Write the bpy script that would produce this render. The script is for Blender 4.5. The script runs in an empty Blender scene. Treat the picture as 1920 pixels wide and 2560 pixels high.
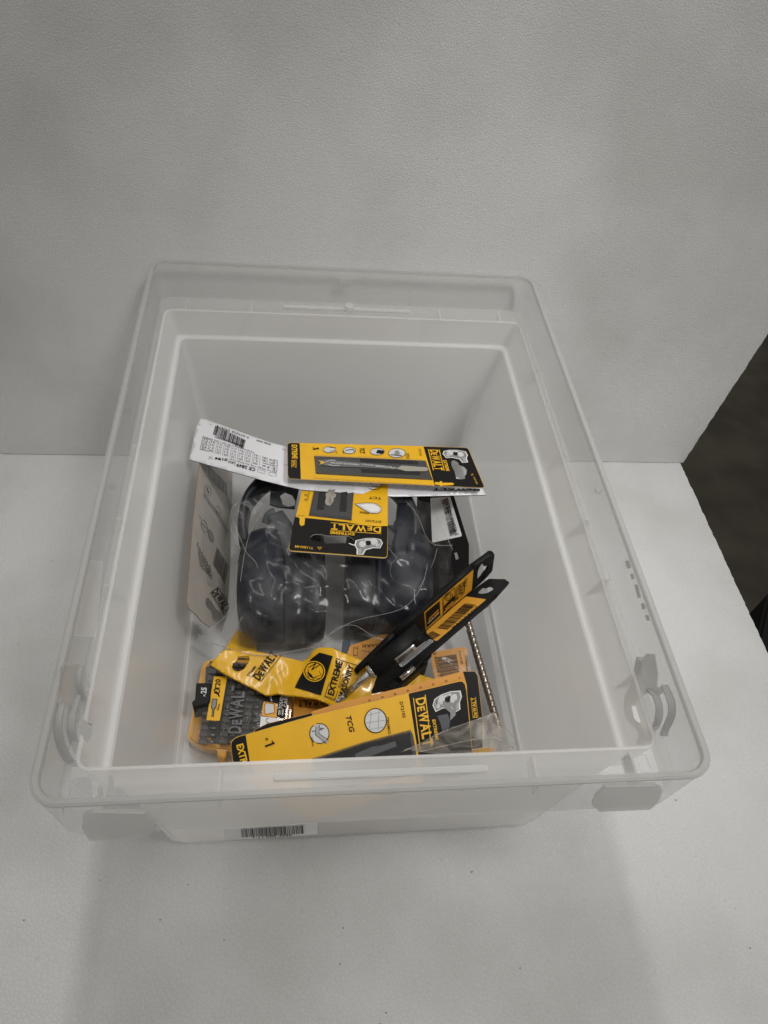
import bpy, bmesh, math, random
import numpy as np
from mathutils import Vector, Matrix, noise
from mathutils.bvhtree import BVHTree
from mathutils.geometry import delaunay_2d_cdt

random.seed(7)
S = bpy.context.scene
COL = S.collection
# ---------------------------------------------------------------- camera
CAM = Vector((-0.05499, -0.39501, 0.63764)); YAW, PIT, ROL, FPX = 0.1955, 0.86818, 0.15389, 1797.95
FW = Vector((math.sin(YAW)*math.cos(PIT), math.cos(YAW)*math.cos(PIT), -math.sin(PIT)))
RT0 = Vector((math.cos(YAW), -math.sin(YAW), 0)); UP0 = RT0.cross(FW)
RT = RT0*math.cos(ROL) + UP0*math.sin(ROL); UP = -RT0*math.sin(ROL) + UP0*math.cos(ROL)
cd = bpy.data.cameras.new('camera'); cam = bpy.data.objects.new('camera', cd); COL.objects.link(cam)
m = Matrix((RT, UP, -FW)).transposed().to_4x4(); m.translation = CAM; cam.matrix_world = m
cd.sensor_fit = 'VERTICAL'; cd.sensor_height = 36; cd.lens = FPX/2560*36
cd.clip_start = .01; cd.clip_end = 60
S.camera = cam
# ---------------------------------------------------------------- world + lamps (indoor, ceiling light)
w = bpy.data.worlds.new("World"); S.world = w; w.use_nodes = True
bgn = w.node_tree.nodes['Background']; bgn.inputs[0].default_value = (1.0, .975, .945, 1); bgn.inputs[1].default_value = .40
wn_ = w.node_tree; _tc = wn_.nodes.new('ShaderNodeTexCoord'); _sx = wn_.nodes.new('ShaderNodeSeparateXYZ'); _mr = wn_.nodes.new('ShaderNodeMapRange')   # dim hall walls, lighter ceiling
_mr.inputs[1].default_value = -.1; _mr.inputs[2].default_value = .9; _mr.inputs[3].default_value = .26; _mr.inputs[4].default_value = 1.0
_mx = wn_.nodes.new('ShaderNodeMix'); _mx.data_type = 'RGBA'; _mx.blend_type = 'MULTIPLY'; _mx.inputs[0].default_value = 1; _mx.inputs[6].default_value = (1, .975, .945, 1)
wn_.links.new(_tc.outputs['Generated'], _sx.inputs[0]); wn_.links.new(_sx.outputs[2], _mr.inputs[0]); wn_.links.new(_mr.outputs[0], _mx.inputs[7]); wn_.links.new(_mx.outputs[2], bgn.inputs[0])
def area(name, loc, target, sx, sy, power, col=(1, .975, .945)):
    l = bpy.data.lights.new(name, 'AREA'); l.shape = 'RECTANGLE'; l.size = sx; l.size_y = sy; l.energy = power; l.color = col
    o = bpy.data.objects.new(name, l); COL.objects.link(o); o.location = loc
    o.rotation_euler = (Vector(target)-Vector(loc)).to_track_quat('-Z', 'Y').to_euler(); return o
def tube(x, y, z, ln, power, col=(1, .975, .945)):     # long ceiling tube running towards the back of the hall
    l = bpy.data.lights.new('ceiling_lamp', 'AREA'); l.shape = 'RECTANGLE'; l.size = .16; l.size_y = ln; l.energy = power; l.color = col
    o = bpy.data.objects.new('ceiling_lamp', l); COL.objects.link(o); o.location = (x, y, z)
    o.rotation_euler = (0, math.atan2(x, z), 0)
SPW, SPR = 1.05, 38
tube(-.06, 1.45, 2.3, 3.0, 27)
l = bpy.data.lights.new('ceiling_lamp', 'AREA'); l.shape = 'RECTANGLE'; l.size = .2; l.size_y = .5; l.energy = SPW; l.spread = math.radians(SPR); l.color = (1, .99, .97)
o = bpy.data.objects.new('ceiling_lamp', l); COL.objects.link(o); o.location = (.70, -.50, 1.9); o.rotation_euler = (Vector((.13, .14, .0))-o.location).to_track_quat('-Z', 'Y').to_euler()
S.view_settings.view_transform = 'Standard'; S.view_settings.look = 'None'
S.view_settings.exposure = .06; S.view_settings.gamma = 1
cy = S.cycles; cy.max_bounces = 18; cy.transparent_max_bounces = 32; cy.diffuse_bounces = 14; cy.glossy_bounces = 5; cy.transmission_bounces = 14
cy.caustics_reflective = True; cy.caustics_refractive = False; cy.use_denoising = True; cy.sample_clamp_indirect = 4

# ---------------------------------------------------------------- pixel -> world helpers (source pixels, 1920 x 2560)
def ray(x, y): return FW + RT*((x-960)/FPX) - UP*((y-1280)/FPX)
def U(x, y, z):
    d = ray(x, y); return CAM + d*((z-CAM.z)/d.z)
def proj(p):
    d = Vector(p)-CAM; k = d.dot(FW); return (960+FPX*d.dot(RT)/k, 1280-FPX*d.dot(UP)/k)
def crop(ox, oy, s): return lambda *p: (ox+p[0]*s, oy+p[1]*s)
c1 = crop(460, 1020, .27119); c2 = crop(680, 1080, .33755); c3 = crop(560, 1240, .40989)
c4 = crop(450, 1560, .27125); c5 = crop(780, 1560, .32550); c6 = crop(820, 1360, .28933)
c7 = crop(60, 1640, .30139); c8 = crop(1380, 1560, .25316); c9 = crop(160, 640, .45207); c10 = crop(1280, 1060, .28926); c11 = crop(500, 1860, .54249)
def M(c, *pts): return [c(*p) for p in pts]

class Surf:
    """a sheet in space: a plane through three world points, or a smooth height field through control points"""
    def __init__(s, ctrl=None, world=None, smooth=0.0):
        s.ctrl = None
        if world is None and len(ctrl) == 3: world = [U(*c) for c in ctrl]
        if world is not None:
            a, b, c = [Vector(p) for p in world[:3]]
            s.n = (b-a).cross(c-a).normalized(); s.o = a
            if s.n.dot(CAM-a) < 0: s.n = -s.n
            s.plane = True
        else:
            s.plane = False; C = np.array(ctrl, float); s.X = C[:, :2]/300.; n = len(C)
            K = s._phi(np.linalg.norm(s.X[:, None]-s.X[None], axis=2)) + np.eye(n)*smooth
            P = np.c_[np.ones(n), s.X]; A = np.r_[np.c_[K, P], np.c_[P.T, np.zeros((3, 3))]]
            s.w = np.linalg.solve(A, np.r_[C[:, 2], 0, 0, 0])
    def _phi(s, r): return np.where(r > 1e-9, r*r*np.log(np.maximum(r, 1e-9)), 0)
    def P(s, x, y):
        if s.plane:
            d = ray(x, y); return CAM + d*((s.o-CAM).dot(s.n)/d.dot(s.n))
        q = np.array([x, y])/300.; r = np.linalg.norm(s.X-q, axis=1); n = len(s.X)
        z = float(s._phi(r)@s.w[:n] + s.w[n] + s.w[n+1]*q[0] + s.w[n+2]*q[1])
        return U(x, y, z)
    def N(s, x, y):
        if s.plane: return s.n
        a = s.P(x, y); n = (s.P(x+3, y)-a).cross(s.P(x, y+3)-a).normalized()
        return n if n.dot(CAM-a) > 0 else -n
    def at(s, x, y, h=0): return s.P(x, y) + s.N(x, y)*h if h else s.P(x, y)
    def shifted(s, h):
        assert s.plane; t = Surf.__new__(Surf); t.plane = True; t.n = s.n; t.o = s.o+s.n*h; return t

# ---------------------------------------------------------------- object helpers
def thing(name, label, cat, loc, group=None):
    o = bpy.data.objects.new(name, None); COL.objects.link(o); o.location = loc
    o.empty_display_size = .02; o['label'] = label; o['category'] = cat
    if group: o['group'] = group
    return o
def link(name, me, mats, parent=None, label=None, smooth=False):
    for mt in (mats if isinstance(mats, (list, tuple)) else [mats]): me.materials.append(mt)
    if smooth:
        for p in me.polygons: p.use_smooth = True
    o = bpy.data.objects.new(name, me); COL.objects.link(o)
    if parent is not None:
        o.parent = parent
        pl = parent.location if parent.parent is None else parent.parent.location
        if parent.parent is None: o.matrix_parent_inverse = Matrix.Translation(-pl)
    if label: o['label'] = label
    return o
def mesh(name, V, F, idx=None):
    me = bpy.data.meshes.new(name); me.from_pydata([tuple(v) for v in V], [], F); me.update()
    if idx:
        for p, i in zip(me.polygons, idx): p.material_index = i
    return me
def bm_mesh(name, bm):
    me = bpy.data.meshes.new(name); bm.normal_update(); bm.to_mesh(me); bm.free(); return me
def inside(p, poly):
    x, y = p; c = False; n = len(poly)
    for i in range(n):
        x1, y1 = poly[i]; x2, y2 = poly[(i+1) % n]
        if (y1 > y) != (y2 > y) and x < (x2-x1)*(y-y1)/(y2-y1)+x1: c = not c
    return c
def area2(p): return sum(p[i][0]*p[(i+1) % len(p)][1]-p[(i+1) % len(p)][0]*p[i][1] for i in range(len(p)))/2
def refine(poly, step):
    out = []
    for i, a in enumerate(poly):
        b = poly[(i+1) % len(poly)]; n = max(1, int(math.dist(a, b)/step))
        out += [(a[0]+(b[0]-a[0])*k/n, a[1]+(b[1]-a[1])*k/n) for k in range(n)]
    return out
def rough(poly, step, amp):
    return [(x+random.uniform(-amp, amp), y+random.uniform(-amp, amp)) for x, y in refine(poly, step)]
def rounded(poly, r, n=4, only=None):
    out = []; N = len(poly)
    for i, p in enumerate(poly):
        if only is not None and i not in only: out.append(p); continue
        a, b = Vector(poly[i-1]), Vector(poly[(i+1) % N]); p = Vector(p)
        ra = min(r, (a-p).length*.45); rb = min(r, (b-p).length*.45)
        s, e = p+(a-p).normalized()*ra, p+(b-p).normalized()*rb
        for k in range(n+1):
            t = k/n; out.append(tuple(s*(1-t)**2 + p*2*t*(1-t) + e*t*t))
    return out
def tri2d(poly, holes=(), step=None):
    loops = [list(poly)] + [list(h) for h in holes]
    if step: loops = [refine(l, step) for l in loops]
    V = []; E = []
    for l in loops:
        b = len(V); V += l; E += [(b+i, b+(i+1) % len(l)) for i in range(len(l))]
    if step:
        xs = [p[0] for p in poly]; ys = [p[1] for p in poly]; y = min(ys)+step*.5; k = 0
        while y < max(ys):
            x = min(xs)+step*(.5 if k % 2 else 1.0)
            while x < max(xs):
                if inside((x, y), poly): V.append((x, y))
                x += step
            y += step*.87; k += 1
    r = delaunay_2d_cdt([Vector(v) for v in V], E, [], 0, 1e-5)
    vs = [tuple(v) for v in r[0]]; fs = []
    for f in r[2]:
        c = (sum(vs[i][0] for i in f)/3, sum(vs[i][1] for i in f)/3)
        if inside(c, poly) and not any(inside(c, h) for h in holes): fs.append(list(f))
    return vs, fs
def sheet(name, surf, poly, mats, parent=None, holes=(), step=None, th=.0005, label=None, smooth=False, bump=None):
    """card / film cut to an outline; mats = (front, edge, back)"""
    vs, fs = tri2d(poly, holes, step); n = len(vs)
    T = [surf.at(*v) for v in vs]; Nn = [surf.N(*v) for v in vs]
    if bump: T = [t+nn*bump(*v) for t, nn, v in zip(T, Nn, vs)]
    if th <= 0:
        for f in fs:
            if (T[f[1]]-T[f[0]]).cross(T[f[2]]-T[f[0]]).dot(CAM-T[f[0]]) < 0: f.reverse()
        me = mesh(name, T, fs)
        return link(name, me, mats[:1], parent, label, smooth)
    B = [t-nn*th for t, nn in zip(T, Nn)]
    F = []; I = []
    cnt = {}
    for f in fs:
        a, b, c = [T[i] for i in f]
        if (b-a).cross(c-a).dot(Nn[f[0]]) < 0: f.reverse()
        F.append(f); I.append(0); F.append([i+n for i in reversed(f)]); I.append(min(2, len(mats)-1))
        for i in range(3):
            e = (f[i], f[(i+1) % 3]); cnt[e] = 1
    for (a, b) in list(cnt):
        if (b, a) not in cnt: F.append([a, a+n, b+n, b]); I.append(min(1, len(mats)-1))
    me = mesh(name, T+B, F, I); o = link(name, me, list(mats), parent, label)
    if smooth:
        for p in me.polygons:
            if p.material_index != 1: p.use_smooth = True
    return o

# ---------------------------------------------------------------- print (flat lettering and marks laid on a sheet)
_tc = {}
def glyphs(s, bold):
    if (s, bold) in _tc: return _tc[(s, bold)]
    cu = bpy.data.curves.new('t', 'FONT'); cu.body = s; cu.size = 1; cu.offset = bold; cu.resolution_u = 2; cu.fill_mode = 'FRONT'
    o = bpy.data.objects.new('t', cu); COL.objects.link(o); dg = bpy.context.evaluated_depsgraph_get(); dg.update()
    me = bpy.data.meshes.new_from_object(o.evaluated_get(dg))
    V = [(v.co.x, v.co.y) for v in me.vertices]; F = [list(p.vertices) for p in me.polygons]
    bpy.data.objects.remove(o); bpy.data.curves.remove(cu); bpy.data.meshes.remove(me)
    _tc[(s, bold)] = (V, F); return V, F
class Print:
    def __init__(s, surf, c=None, base=.0002, lift=.00013):
        s.surf, s.c, s.base, s.lift = surf, c or (lambda x, y: (x, y)), base, lift
        s.V, s.F, s.I, s.mats = [], [], [], []
    def _add(s, pts, faces, mat, lv, px=False):
        if mat not in s.mats: s.mats.append(mat)
        k = s.mats.index(mat); b = len(s.V); h = s.base+s.lift*lv
        for p in pts: s.V.append(s.surf.at(*(p if px else s.c(*p)), h))
        for f in faces: s.F.append([b+i for i in f]); s.I.append(k)
    def poly(s, pts, mat, lv=1, step=None, holes=()):
        if step or holes or len(pts) > 4:
            vs, fs = tri2d(pts, holes, step); s._add(vs, fs, mat, lv)
        else: s._add(pts, [list(range(len(pts)))], mat, lv)
    def line(s, pts, w, mat, lv=2, close=False):
        P = [Vector(p) for p in pts]
        if close: P.append(P[0])
        for a, b in zip(P, P[1:]):
            d = (b-a)
            if d.length < 1e-6: continue
            d = d.normalized(); n = Vector((-d.y, d.x))*w/2; e = d*w*.3
            s._add([a-e-n, b+e-n, b+e+n, a-e+n], [[0, 1, 2, 3]], mat, lv)
    def disc(s, c, rx, ry, mat, lv=1, rot=0, n=28):
        co, si = math.cos(rot), math.sin(rot)
        s._add([(c[0]+rx*math.cos(2*math.pi*i/n)*co-ry*math.sin(2*math.pi*i/n)*si, c[1]+rx*math.cos(2*math.pi*i/n)*si+ry*math.sin(2*math.pi*i/n)*co) for i in range(n)], [list(range(n))], mat, lv)
    def ring(s, c, rx, ry, w, mat, lv=2, rot=0, n=28, a0=0, a1=2*math.pi):
        co, si = math.cos(rot), math.sin(rot); pts = []
        for i in range(n+1):
            a = a0+(a1-a0)*i/n
            for k in (-w/2, w/2):
                x, y = (rx+k)*math.cos(a), (ry+k)*math.sin(a); pts.append((c[0]+x*co-y*si, c[1]+x*si+y*co))
        s._add(pts, [[2*i, 2*i+1, 2*i+3, 2*i+2] for i in range(n)], mat, lv)
    def text(s, t, p0, p1, top, mat, lv=3, bold=.0):
        """p0 baseline start, p1 baseline end, top = a point one cap height above p0"""
        V, F = glyphs(t, bold)
        if not V: return
        x0 = min(v[0] for v in V); x1 = max(v[0] for v in V); H = .70
        p0, p1, top = Vector(p0), Vector(p1), Vector(top)
        s._add([p0+(p1-p0)*((v[0]-x0)/(x1-x0))+(top-p0)*(v[1]/H) for v in V], F, mat, lv)
    def bars(s, p0, p1, down, mat, n=40, lv=3, seed=1, gap=.45):
        """barcode: from p0 to p1, bars running along the vector down-p0"""
        r = random.Random(seed); p0, p1, dn = Vector(p0), Vector(p1), Vector(down)-Vector(p0); ws = []
        for i in range(n): ws.append((r.choice([1, 1, 1.6, 2.4]), r.choice([.8, 1, 1.6, 2.2])))
        tot = sum(a+b for a, b in ws); t = 0
        for a, b in ws:
            q0 = p0+(p1-p0)*(t/tot); q1 = p0+(p1-p0)*((t+a)/tot); t += a+b
            s._add([q0, q1, q1+dn, q0+dn], [[0, 1, 2, 3]], mat, lv)
    def done(s, parent, name='printing'):
        if s.V: return link(name, mesh(name, s.V, s.F, s.I), s.mats, parent)

# ---------------------------------------------------------------- materials
def mat(name, col, rough=.5, metal=0., spec=.5, coat=0., bump=None, var=0., trans=0., ior=1.45, alpha=1.):
    m = bpy.data.materials.new(name); m.use_nodes = True; nt = m.node_tree; b = nt.nodes['Principled BSDF']
    b.inputs['Base Color'].default_value = (*col, 1); b.inputs['Roughness'].default_value = rough
    b.inputs['Metallic'].default_value = metal; b.inputs['Specular IOR Level'].default_value = spec
    b.inputs['Coat Weight'].default_value = coat; b.inputs['Coat Roughness'].default_value = .12
    b.inputs['Transmission Weight'].default_value = trans; b.inputs['IOR'].default_value = ior; b.inputs['Alpha'].default_value = alpha
    tc = nt.nodes.new('ShaderNodeTexCoord')
    if var:
        nz = nt.nodes.new('ShaderNodeTexNoise'); nz.inputs['Scale'].default_value = 60; nz.inputs['Detail'].default_value = 6
        nt.links.new(tc.outputs['Object'], nz.inputs['Vector'])
        rp = nt.nodes.new('ShaderNodeMapRange'); rp.inputs[3].default_value = 1-var; rp.inputs[4].default_value = 1+var*.5
        rp.inputs[1].default_value = .3; rp.inputs[2].default_value = .7
        nt.links.new(nz.outputs[0], rp.inputs[0])
        mx = nt.nodes.new('ShaderNodeMix'); mx.data_type = 'RGBA'; mx.blend_type = 'MULTIPLY'; mx.inputs[0].default_value = 1
        mx.inputs[6].default_value = (*col, 1); nt.links.new(rp.outputs[0], mx.inputs[7]); nt.links.new(mx.outputs[2], b.inputs['Base Color'])
    if bump:
        nz = nt.nodes.new('ShaderNodeTexNoise'); nz.inputs['Scale'].default_value = bump[0]; nz.inputs['Detail'].default_value = 4
        bp = nt.nodes.new('ShaderNodeBump'); bp.inputs['Strength'].default_value = bump[1]; bp.inputs['Distance'].default_value = bump[2]
        nt.links.new(tc.outputs['Object'], nz.inputs['Vector']); nt.links.new(nz.outputs[0], bp.inputs['Height']); nt.links.new(bp.outputs[0], b.inputs['Normal'])
    return m
def clear_mat(name, tint, haze, hazecol, grough, gloss=1., translucent=.5, bump=None, ior=1.45, hvar=None):
    """thin plastic: straight-through light, a milky scattering share and a surface reflection"""
    m = bpy.data.materials.new(name); m.use_nodes = True; nt = m.node_tree; nt.nodes.clear(); L = nt.links.new
    out = nt.nodes.new('ShaderNodeOutputMaterial'); tr = nt.nodes.new('ShaderNodeBsdfTransparent'); tr.inputs[0].default_value = (*tint, 1)
    df = nt.nodes.new('ShaderNodeBsdfDiffuse'); df.inputs[0].default_value = (*hazecol, 1)
    tl = nt.nodes.new('ShaderNodeBsdfTranslucent'); tl.inputs[0].default_value = (*hazecol, 1)
    gl = nt.nodes.new('ShaderNodeBsdfGlossy'); gl.inputs['Roughness'].default_value = grough
    a = nt.nodes.new('ShaderNodeMixShader'); a.inputs[0].default_value = translucent; L(df.outputs[0], a.inputs[1]); L(tl.outputs[0], a.inputs[2])
    b = nt.nodes.new('ShaderNodeMixShader'); b.inputs[0].default_value = haze; L(tr.outputs[0], b.inputs[1]); L(a.outputs[0], b.inputs[2])
    if hvar:
        t_ = nt.nodes.new('ShaderNodeTexCoord'); n_ = nt.nodes.new('ShaderNodeTexNoise'); n_.inputs['Scale'].default_value = hvar; n_.inputs['Detail'].default_value = 5; n_.inputs['Distortion'].default_value = 1.5
        r_ = nt.nodes.new('ShaderNodeMapRange'); r_.inputs[1].default_value = .42; r_.inputs[2].default_value = .68; r_.inputs[3].default_value = haze*.35; r_.inputs[4].default_value = haze*2.6
        L(t_.outputs['Object'], n_.inputs['Vector']); L(n_.outputs[0], r_.inputs[0]); L(r_.outputs[0], b.inputs[0])
    fr = nt.nodes.new('ShaderNodeFresnel'); fr.inputs[0].default_value = ior
    mu = nt.nodes.new('ShaderNodeMath'); mu.operation = 'MULTIPLY'; mu.inputs[1].default_value = gloss; L(fr.outputs[0], mu.inputs[0])
    ge = nt.nodes.new('ShaderNodeNewGeometry'); fm = nt.nodes.new('ShaderNodeMath'); fm.operation = 'SUBTRACT'; fm.inputs[0].default_value = 1; L(ge.outputs['Backfacing'], fm.inputs[1])
    m2 = nt.nodes.new('ShaderNodeMath'); m2.operation = 'MULTIPLY'; L(mu.outputs[0], m2.inputs[0]); L(fm.outputs[0], m2.inputs[1]); mu = m2
    c = nt.nodes.new('ShaderNodeMixShader'); L(mu.outputs[0], c.inputs[0]); L(b.outputs[0], c.inputs[1]); L(gl.outputs[0], c.inputs[2])
    L(c.outputs[0], out.inputs[0])
    if bump:
        tc = nt.nodes.new('ShaderNodeTexCoord'); nz = nt.nodes.new('ShaderNodeTexNoise'); nz.inputs['Scale'].default_value = bump[0]; nz.inputs['Detail'].default_value = 3
        bp = nt.nodes.new('ShaderNodeBump'); bp.inputs['Strength'].default_value = bump[1]; bp.inputs['Distance'].default_value = bump[2]
        L(tc.outputs['Object'], nz.inputs['Vector']); L(nz.outputs[0], bp.inputs['Height'])
        for n_ in (gl, df, fr): L(bp.outputs[0], n_.inputs['Normal'])
    return m
def foam_mat(name, cell, strength, k=1.):
    m = mat(name, (.80, .80, .79), .62, spec=.35); nt = m.node_tree; L = nt.links.new; b = nt.nodes['Principled BSDF']
    tc = nt.nodes.new('ShaderNodeTexCoord'); nz = nt.nodes.new('ShaderNodeTexNoise'); nz.inputs['Scale'].default_value = 90; nz.inputs['Detail'].default_value = 2
    ad = nt.nodes.new('ShaderNodeMixRGB'); ad.blend_type = 'ADD'; ad.inputs[0].default_value = .004
    L(tc.outputs['Object'], nz.inputs['Vector']); L(tc.outputs['Object'], ad.inputs[1]); L(nz.outputs[1], ad.inputs[2])
    vo = nt.nodes.new('ShaderNodeTexVoronoi'); vo.feature = 'DISTANCE_TO_EDGE'; vo.inputs['Scale'].default_value = cell; L(ad.outputs[0], vo.inputs['Vector'])
    mr = nt.nodes.new('ShaderNodeMapRange'); mr.inputs[2].default_value = .22; L(vo.outputs[0], mr.inputs[0])
    n2 = nt.nodes.new('ShaderNodeTexNoise'); n2.inputs['Scale'].default_value = 260; n2.inputs['Detail'].default_value = 4; mp = nt.nodes.new('ShaderNodeMapping'); mp.inputs['Scale'].default_value = (.45, 1, 1.2); mp.inputs['Rotation'].default_value = (0, .12, 0); L(tc.outputs['Object'], mp.inputs[0]); L(mp.outputs[0], n2.inputs['Vector'])
    n3 = nt.nodes.new('ShaderNodeTexNoise'); n3.inputs['Scale'].default_value = 14; n3.inputs['Detail'].default_value = 3; L(tc.outputs['Object'], n3.inputs['Vector'])
    s1 = nt.nodes.new('ShaderNodeMath'); s1.operation = 'MULTIPLY_ADD'; s1.inputs[1].default_value = .55; L(n2.outputs[0], s1.inputs[0]); L(mr.outputs[0], s1.inputs[2])
    s2 = nt.nodes.new('ShaderNodeMath'); s2.operation = 'MULTIPLY_ADD'; s2.inputs[1].default_value = 2.4; L(n3.outputs[0], s2.inputs[0]); L(s1.outputs[0], s2.inputs[2])
    bp = nt.nodes.new('ShaderNodeBump'); bp.inputs['Strength'].default_value = strength; bp.inputs['Distance'].default_value = .0006
    L(s2.outputs[0], bp.inputs['Height']); L(bp.outputs[0], b.inputs['Normal'])
    # tiny bright skinned beads: glossier spots
    v2 = nt.nodes.new('ShaderNodeTexVoronoi'); v2.inputs['Scale'].default_value = 210; L(tc.outputs['Object'], v2.inputs['Vector'])
    sp = nt.nodes.new('ShaderNodeMapRange'); sp.inputs[1].default_value = .88; sp.inputs[2].default_value = .95; sp.inputs[3].default_value = .62; sp.inputs[4].default_value = .34
    cs = nt.nodes.new('ShaderNodeSeparateColor'); L(v2.outputs['Color'], cs.inputs[0]); L(cs.outputs[0], sp.inputs[0]); L(sp.outputs[0], b.inputs['Roughness'])
    # faint grey smudges and crushed seams
    n4 = nt.nodes.new('ShaderNodeTexNoise'); n4.inputs['Scale'].default_value = 5; n4.inputs['Detail'].default_value = 6; L(tc.outputs['Object'], n4.inputs['Vector'])
    cr = nt.nodes.new('ShaderNodeValToRGB'); cr.color_ramp.elements[0].position = .32; cr.color_ramp.elements[0].color = (.50*k, .495*k, .475*k, 1)
    cr.color_ramp.elements[1].position = .55; cr.color_ramp.elements[1].color = (.60*k, .60*k, .59*k, 1); L(n4.outputs[0], cr.inputs[0])
    mx = nt.nodes.new('ShaderNodeMixRGB'); mx.blend_type = 'MULTIPLY'; mx.inputs[0].default_value = .5; L(cr.outputs[0], mx.inputs[1])
    m3 = nt.nodes.new('ShaderNodeMapRange'); m3.inputs[2].default_value = .06; m3.inputs[3].default_value = .78; L(vo.outputs[0], m3.inputs[0]); L(m3.outputs[0], mx.inputs[2])
    L(mx.outputs[0], b.inputs['Base Color'])
    return m
FOAM = foam_mat('styrofoam', 300, .34, .95); FOAMW = foam_mat('styrofoam_fine', 420, .26, 1.06)
FROST = clear_mat('frosted_polypropylene', (.995, .994, .99), .48, (.986, .981, .972), .24, .8, .38, (500, .12, .0003))
RIM = clear_mat('frosted_rim', (.985, .985, .98), .21, (.86, .858, .85), .26, .8, .5, (500, .12, .0003))
FROST2 = clear_mat('thick_polypropylene', (.97, .97, .965), .55, (.80, .80, .785), .3, .6, .5)
FILM = clear_mat('poly_film', (.985, .985, .98), .036, (.88, .87, .86), .20, .42, .4, (9, .15, .002), hvar=22)
FOLD = clear_mat('film_fold', (.97, .97, .97), .22, (.85, .84, .83), .12, .8, .4)
CLEAR = clear_mat('clear_blister', (.96, .96, .96), .015, (.6, .6, .6), .05, 1., .4, None, 1.5)
SMOKE = clear_mat('smoky_clear_lid', (.93, .92, .91), .05, (.45, .45, .44), .06, 1.3, .3, (30, .25, .0015), 1.5)
YEL = mat('yellow_card', (.68, .372, .005), .45, spec=.35, coat=.0, var=.06); YELG = mat('yellow_vinyl', (.66, .362, .005), .3, coat=.35, var=.1, bump=(70, .3, .001))
ORG = mat('orange_card', (.56, .24, .018), .5, var=.10); ORGP = mat('orange_print', (.60, .28, .02), .45)
YELP = mat('yellow_print', (.70, .38, .006), .45, spec=.35); BLK = mat('black_print', (.006, .0055, .005), .5, spec=.18)
BLKC = mat('black_card', (.007, .006, .006), .5, spec=.2, var=.1); WHT = mat('white_card', (.66, .65, .64), .45, var=.03)
EDGE = mat('paper_edge', (.62, .58, .50), .8, var=.15); BEI = mat('beige_card_back', (.40, .365, .325), .6, var=.08)
GRY = mat('grey_print', (.20, .195, .19), .5); LGR = mat('light_grey_print', (.50, .50, .49), .45); MGR = mat('mid_grey_print', (.32, .31, .30), .5)
BLP = mat('black_plastic', (.006, .006, .006), .5, spec=.22, bump=(900, .25, .0004)); CUP = mat('navy_black_cup', (.004, .006, .013), .45, spec=.3, bump=(700, .15, .0003))
CUSH = mat('cushion_vinyl', (.009, .010, .014), .4, spec=.35, bump=(60, .3, .0015)); GPL = mat('grey_plastic', (.045, .048, .055), .45)
STL = mat('bright_steel', (.62, .60, .56), .24, metal=1); DST = mat('drill_steel', (.30, .26, .22), .33, metal=1, bump=(300, .2, .0005)); BSTL = mat('blade_steel', (.36, .34, .28), .42, metal=.7)
YPL = mat('yellow_plastic', (.76, .38, .01), .3, coat=.2); BLI = mat('grey_blister_tray', (.040, .039, .037), .4, spec=.3)

def strap(name, pts, wdir, wd, th, m, parent, n=6):
    P = [Vector(p) for p in pts]; Q = []
    for i in range(len(P)-1):
        a, b, c, d = P[max(i-1, 0)], P[i], P[i+1], P[min(i+2, len(P)-1)]
        for k in range(n): t = k/n; Q.append(.5*((2*b)+(c-a)*t+(2*a-5*b+4*c-d)*t*t+(3*b-a-3*c+d)*t**3))
    Q.append(P[-1]); V = []; F = []
    for i, q in enumerate(Q):
        tg = (Q[min(i+1, len(Q)-1)]-Q[max(i-1, 0)]).normalized(); s1 = (Vector(wdir)-tg*tg.dot(Vector(wdir))).normalized(); nn = tg.cross(s1)
        for k in range(10):
            a = 2*math.pi*k/10; e = .6
            V.append(q+s1*wd*math.copysign(abs(math.cos(a))**e, math.cos(a))+nn*th*math.copysign(abs(math.sin(a))**e, math.sin(a)))
    for i in range(len(Q)-1):
        for k in range(10): F.append([10*i+k, 10*i+(k+1) % 10, 10*i+10+(k+1) % 10, 10*i+10+k])
    F += [list(reversed(range(10))), [len(V)-10+k for k in range(10)]]
    return link(name, mesh(name, V, F), m, parent, smooth=True)
# ---------------------------------------------------------------- setting: foam floor, foam back wall, dark ground
def bumpy_edge(a, b, n, amp, sd):
    r = random.Random(sd); out = []
    for i in range(n):
        t = i/n; q = r.uniform(-1, 1)
        out.append((a[0]+(b[0]-a[0])*t+amp*q, a[1]+(b[1]-a[1])*t+amp*r.uniform(-.5, .5)))
    return out
def slab_xy(name, outline, z0, z1, m):
    vs, fs = tri2d(outline); n = len(vs); F = [list(f) for f in fs] + [[i+n for i in reversed(f)] for f in fs]
    cnt = set(); 
    for f in fs:
        for i in range(3): cnt.add((f[i], f[(i+1) % 3]))
    for a, b in cnt:
        if (b, a) not in cnt: F.append([a, a+n, b+n, b])
    o = link(name, mesh(name, [(x, y, z1) for x, y in vs]+[(x, y, z0) for x, y in vs], F), m); o['kind'] = 'structure'; return o
d_ = ray(1920, 835); k_ = (.2195+.236*CAM.z-CAM.y)/(d_.y-.236*d_.z); q_ = CAM+d_*k_
WXT = .45+(q_.x-.45)*1.1/q_.z
print('wall edge', tuple(q_), WXT)
WTOP = .54; WXT = .45+(WXT-.45)*WTOP/1.1
YB = .2195; LEAN = .236
right = bumpy_edge((.4415, -.95), (.4465, YB+.02), 300, .0006, 3)
slab_xy('styrofoam_floor', [(-1.0, -.95)] + right + [(.4465, YB+.02), (-1.0, YB+.02)], -.05, 0, FOAM)
wr = bumpy_edge((.4500, .0008), (WXT, WTOP), 120, .0005, 5)
pts = [(-1.0, .0008), (.4500, .0008)] + wr[1:] + [(WXT, WTOP), (-1.0, WTOP)]
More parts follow.
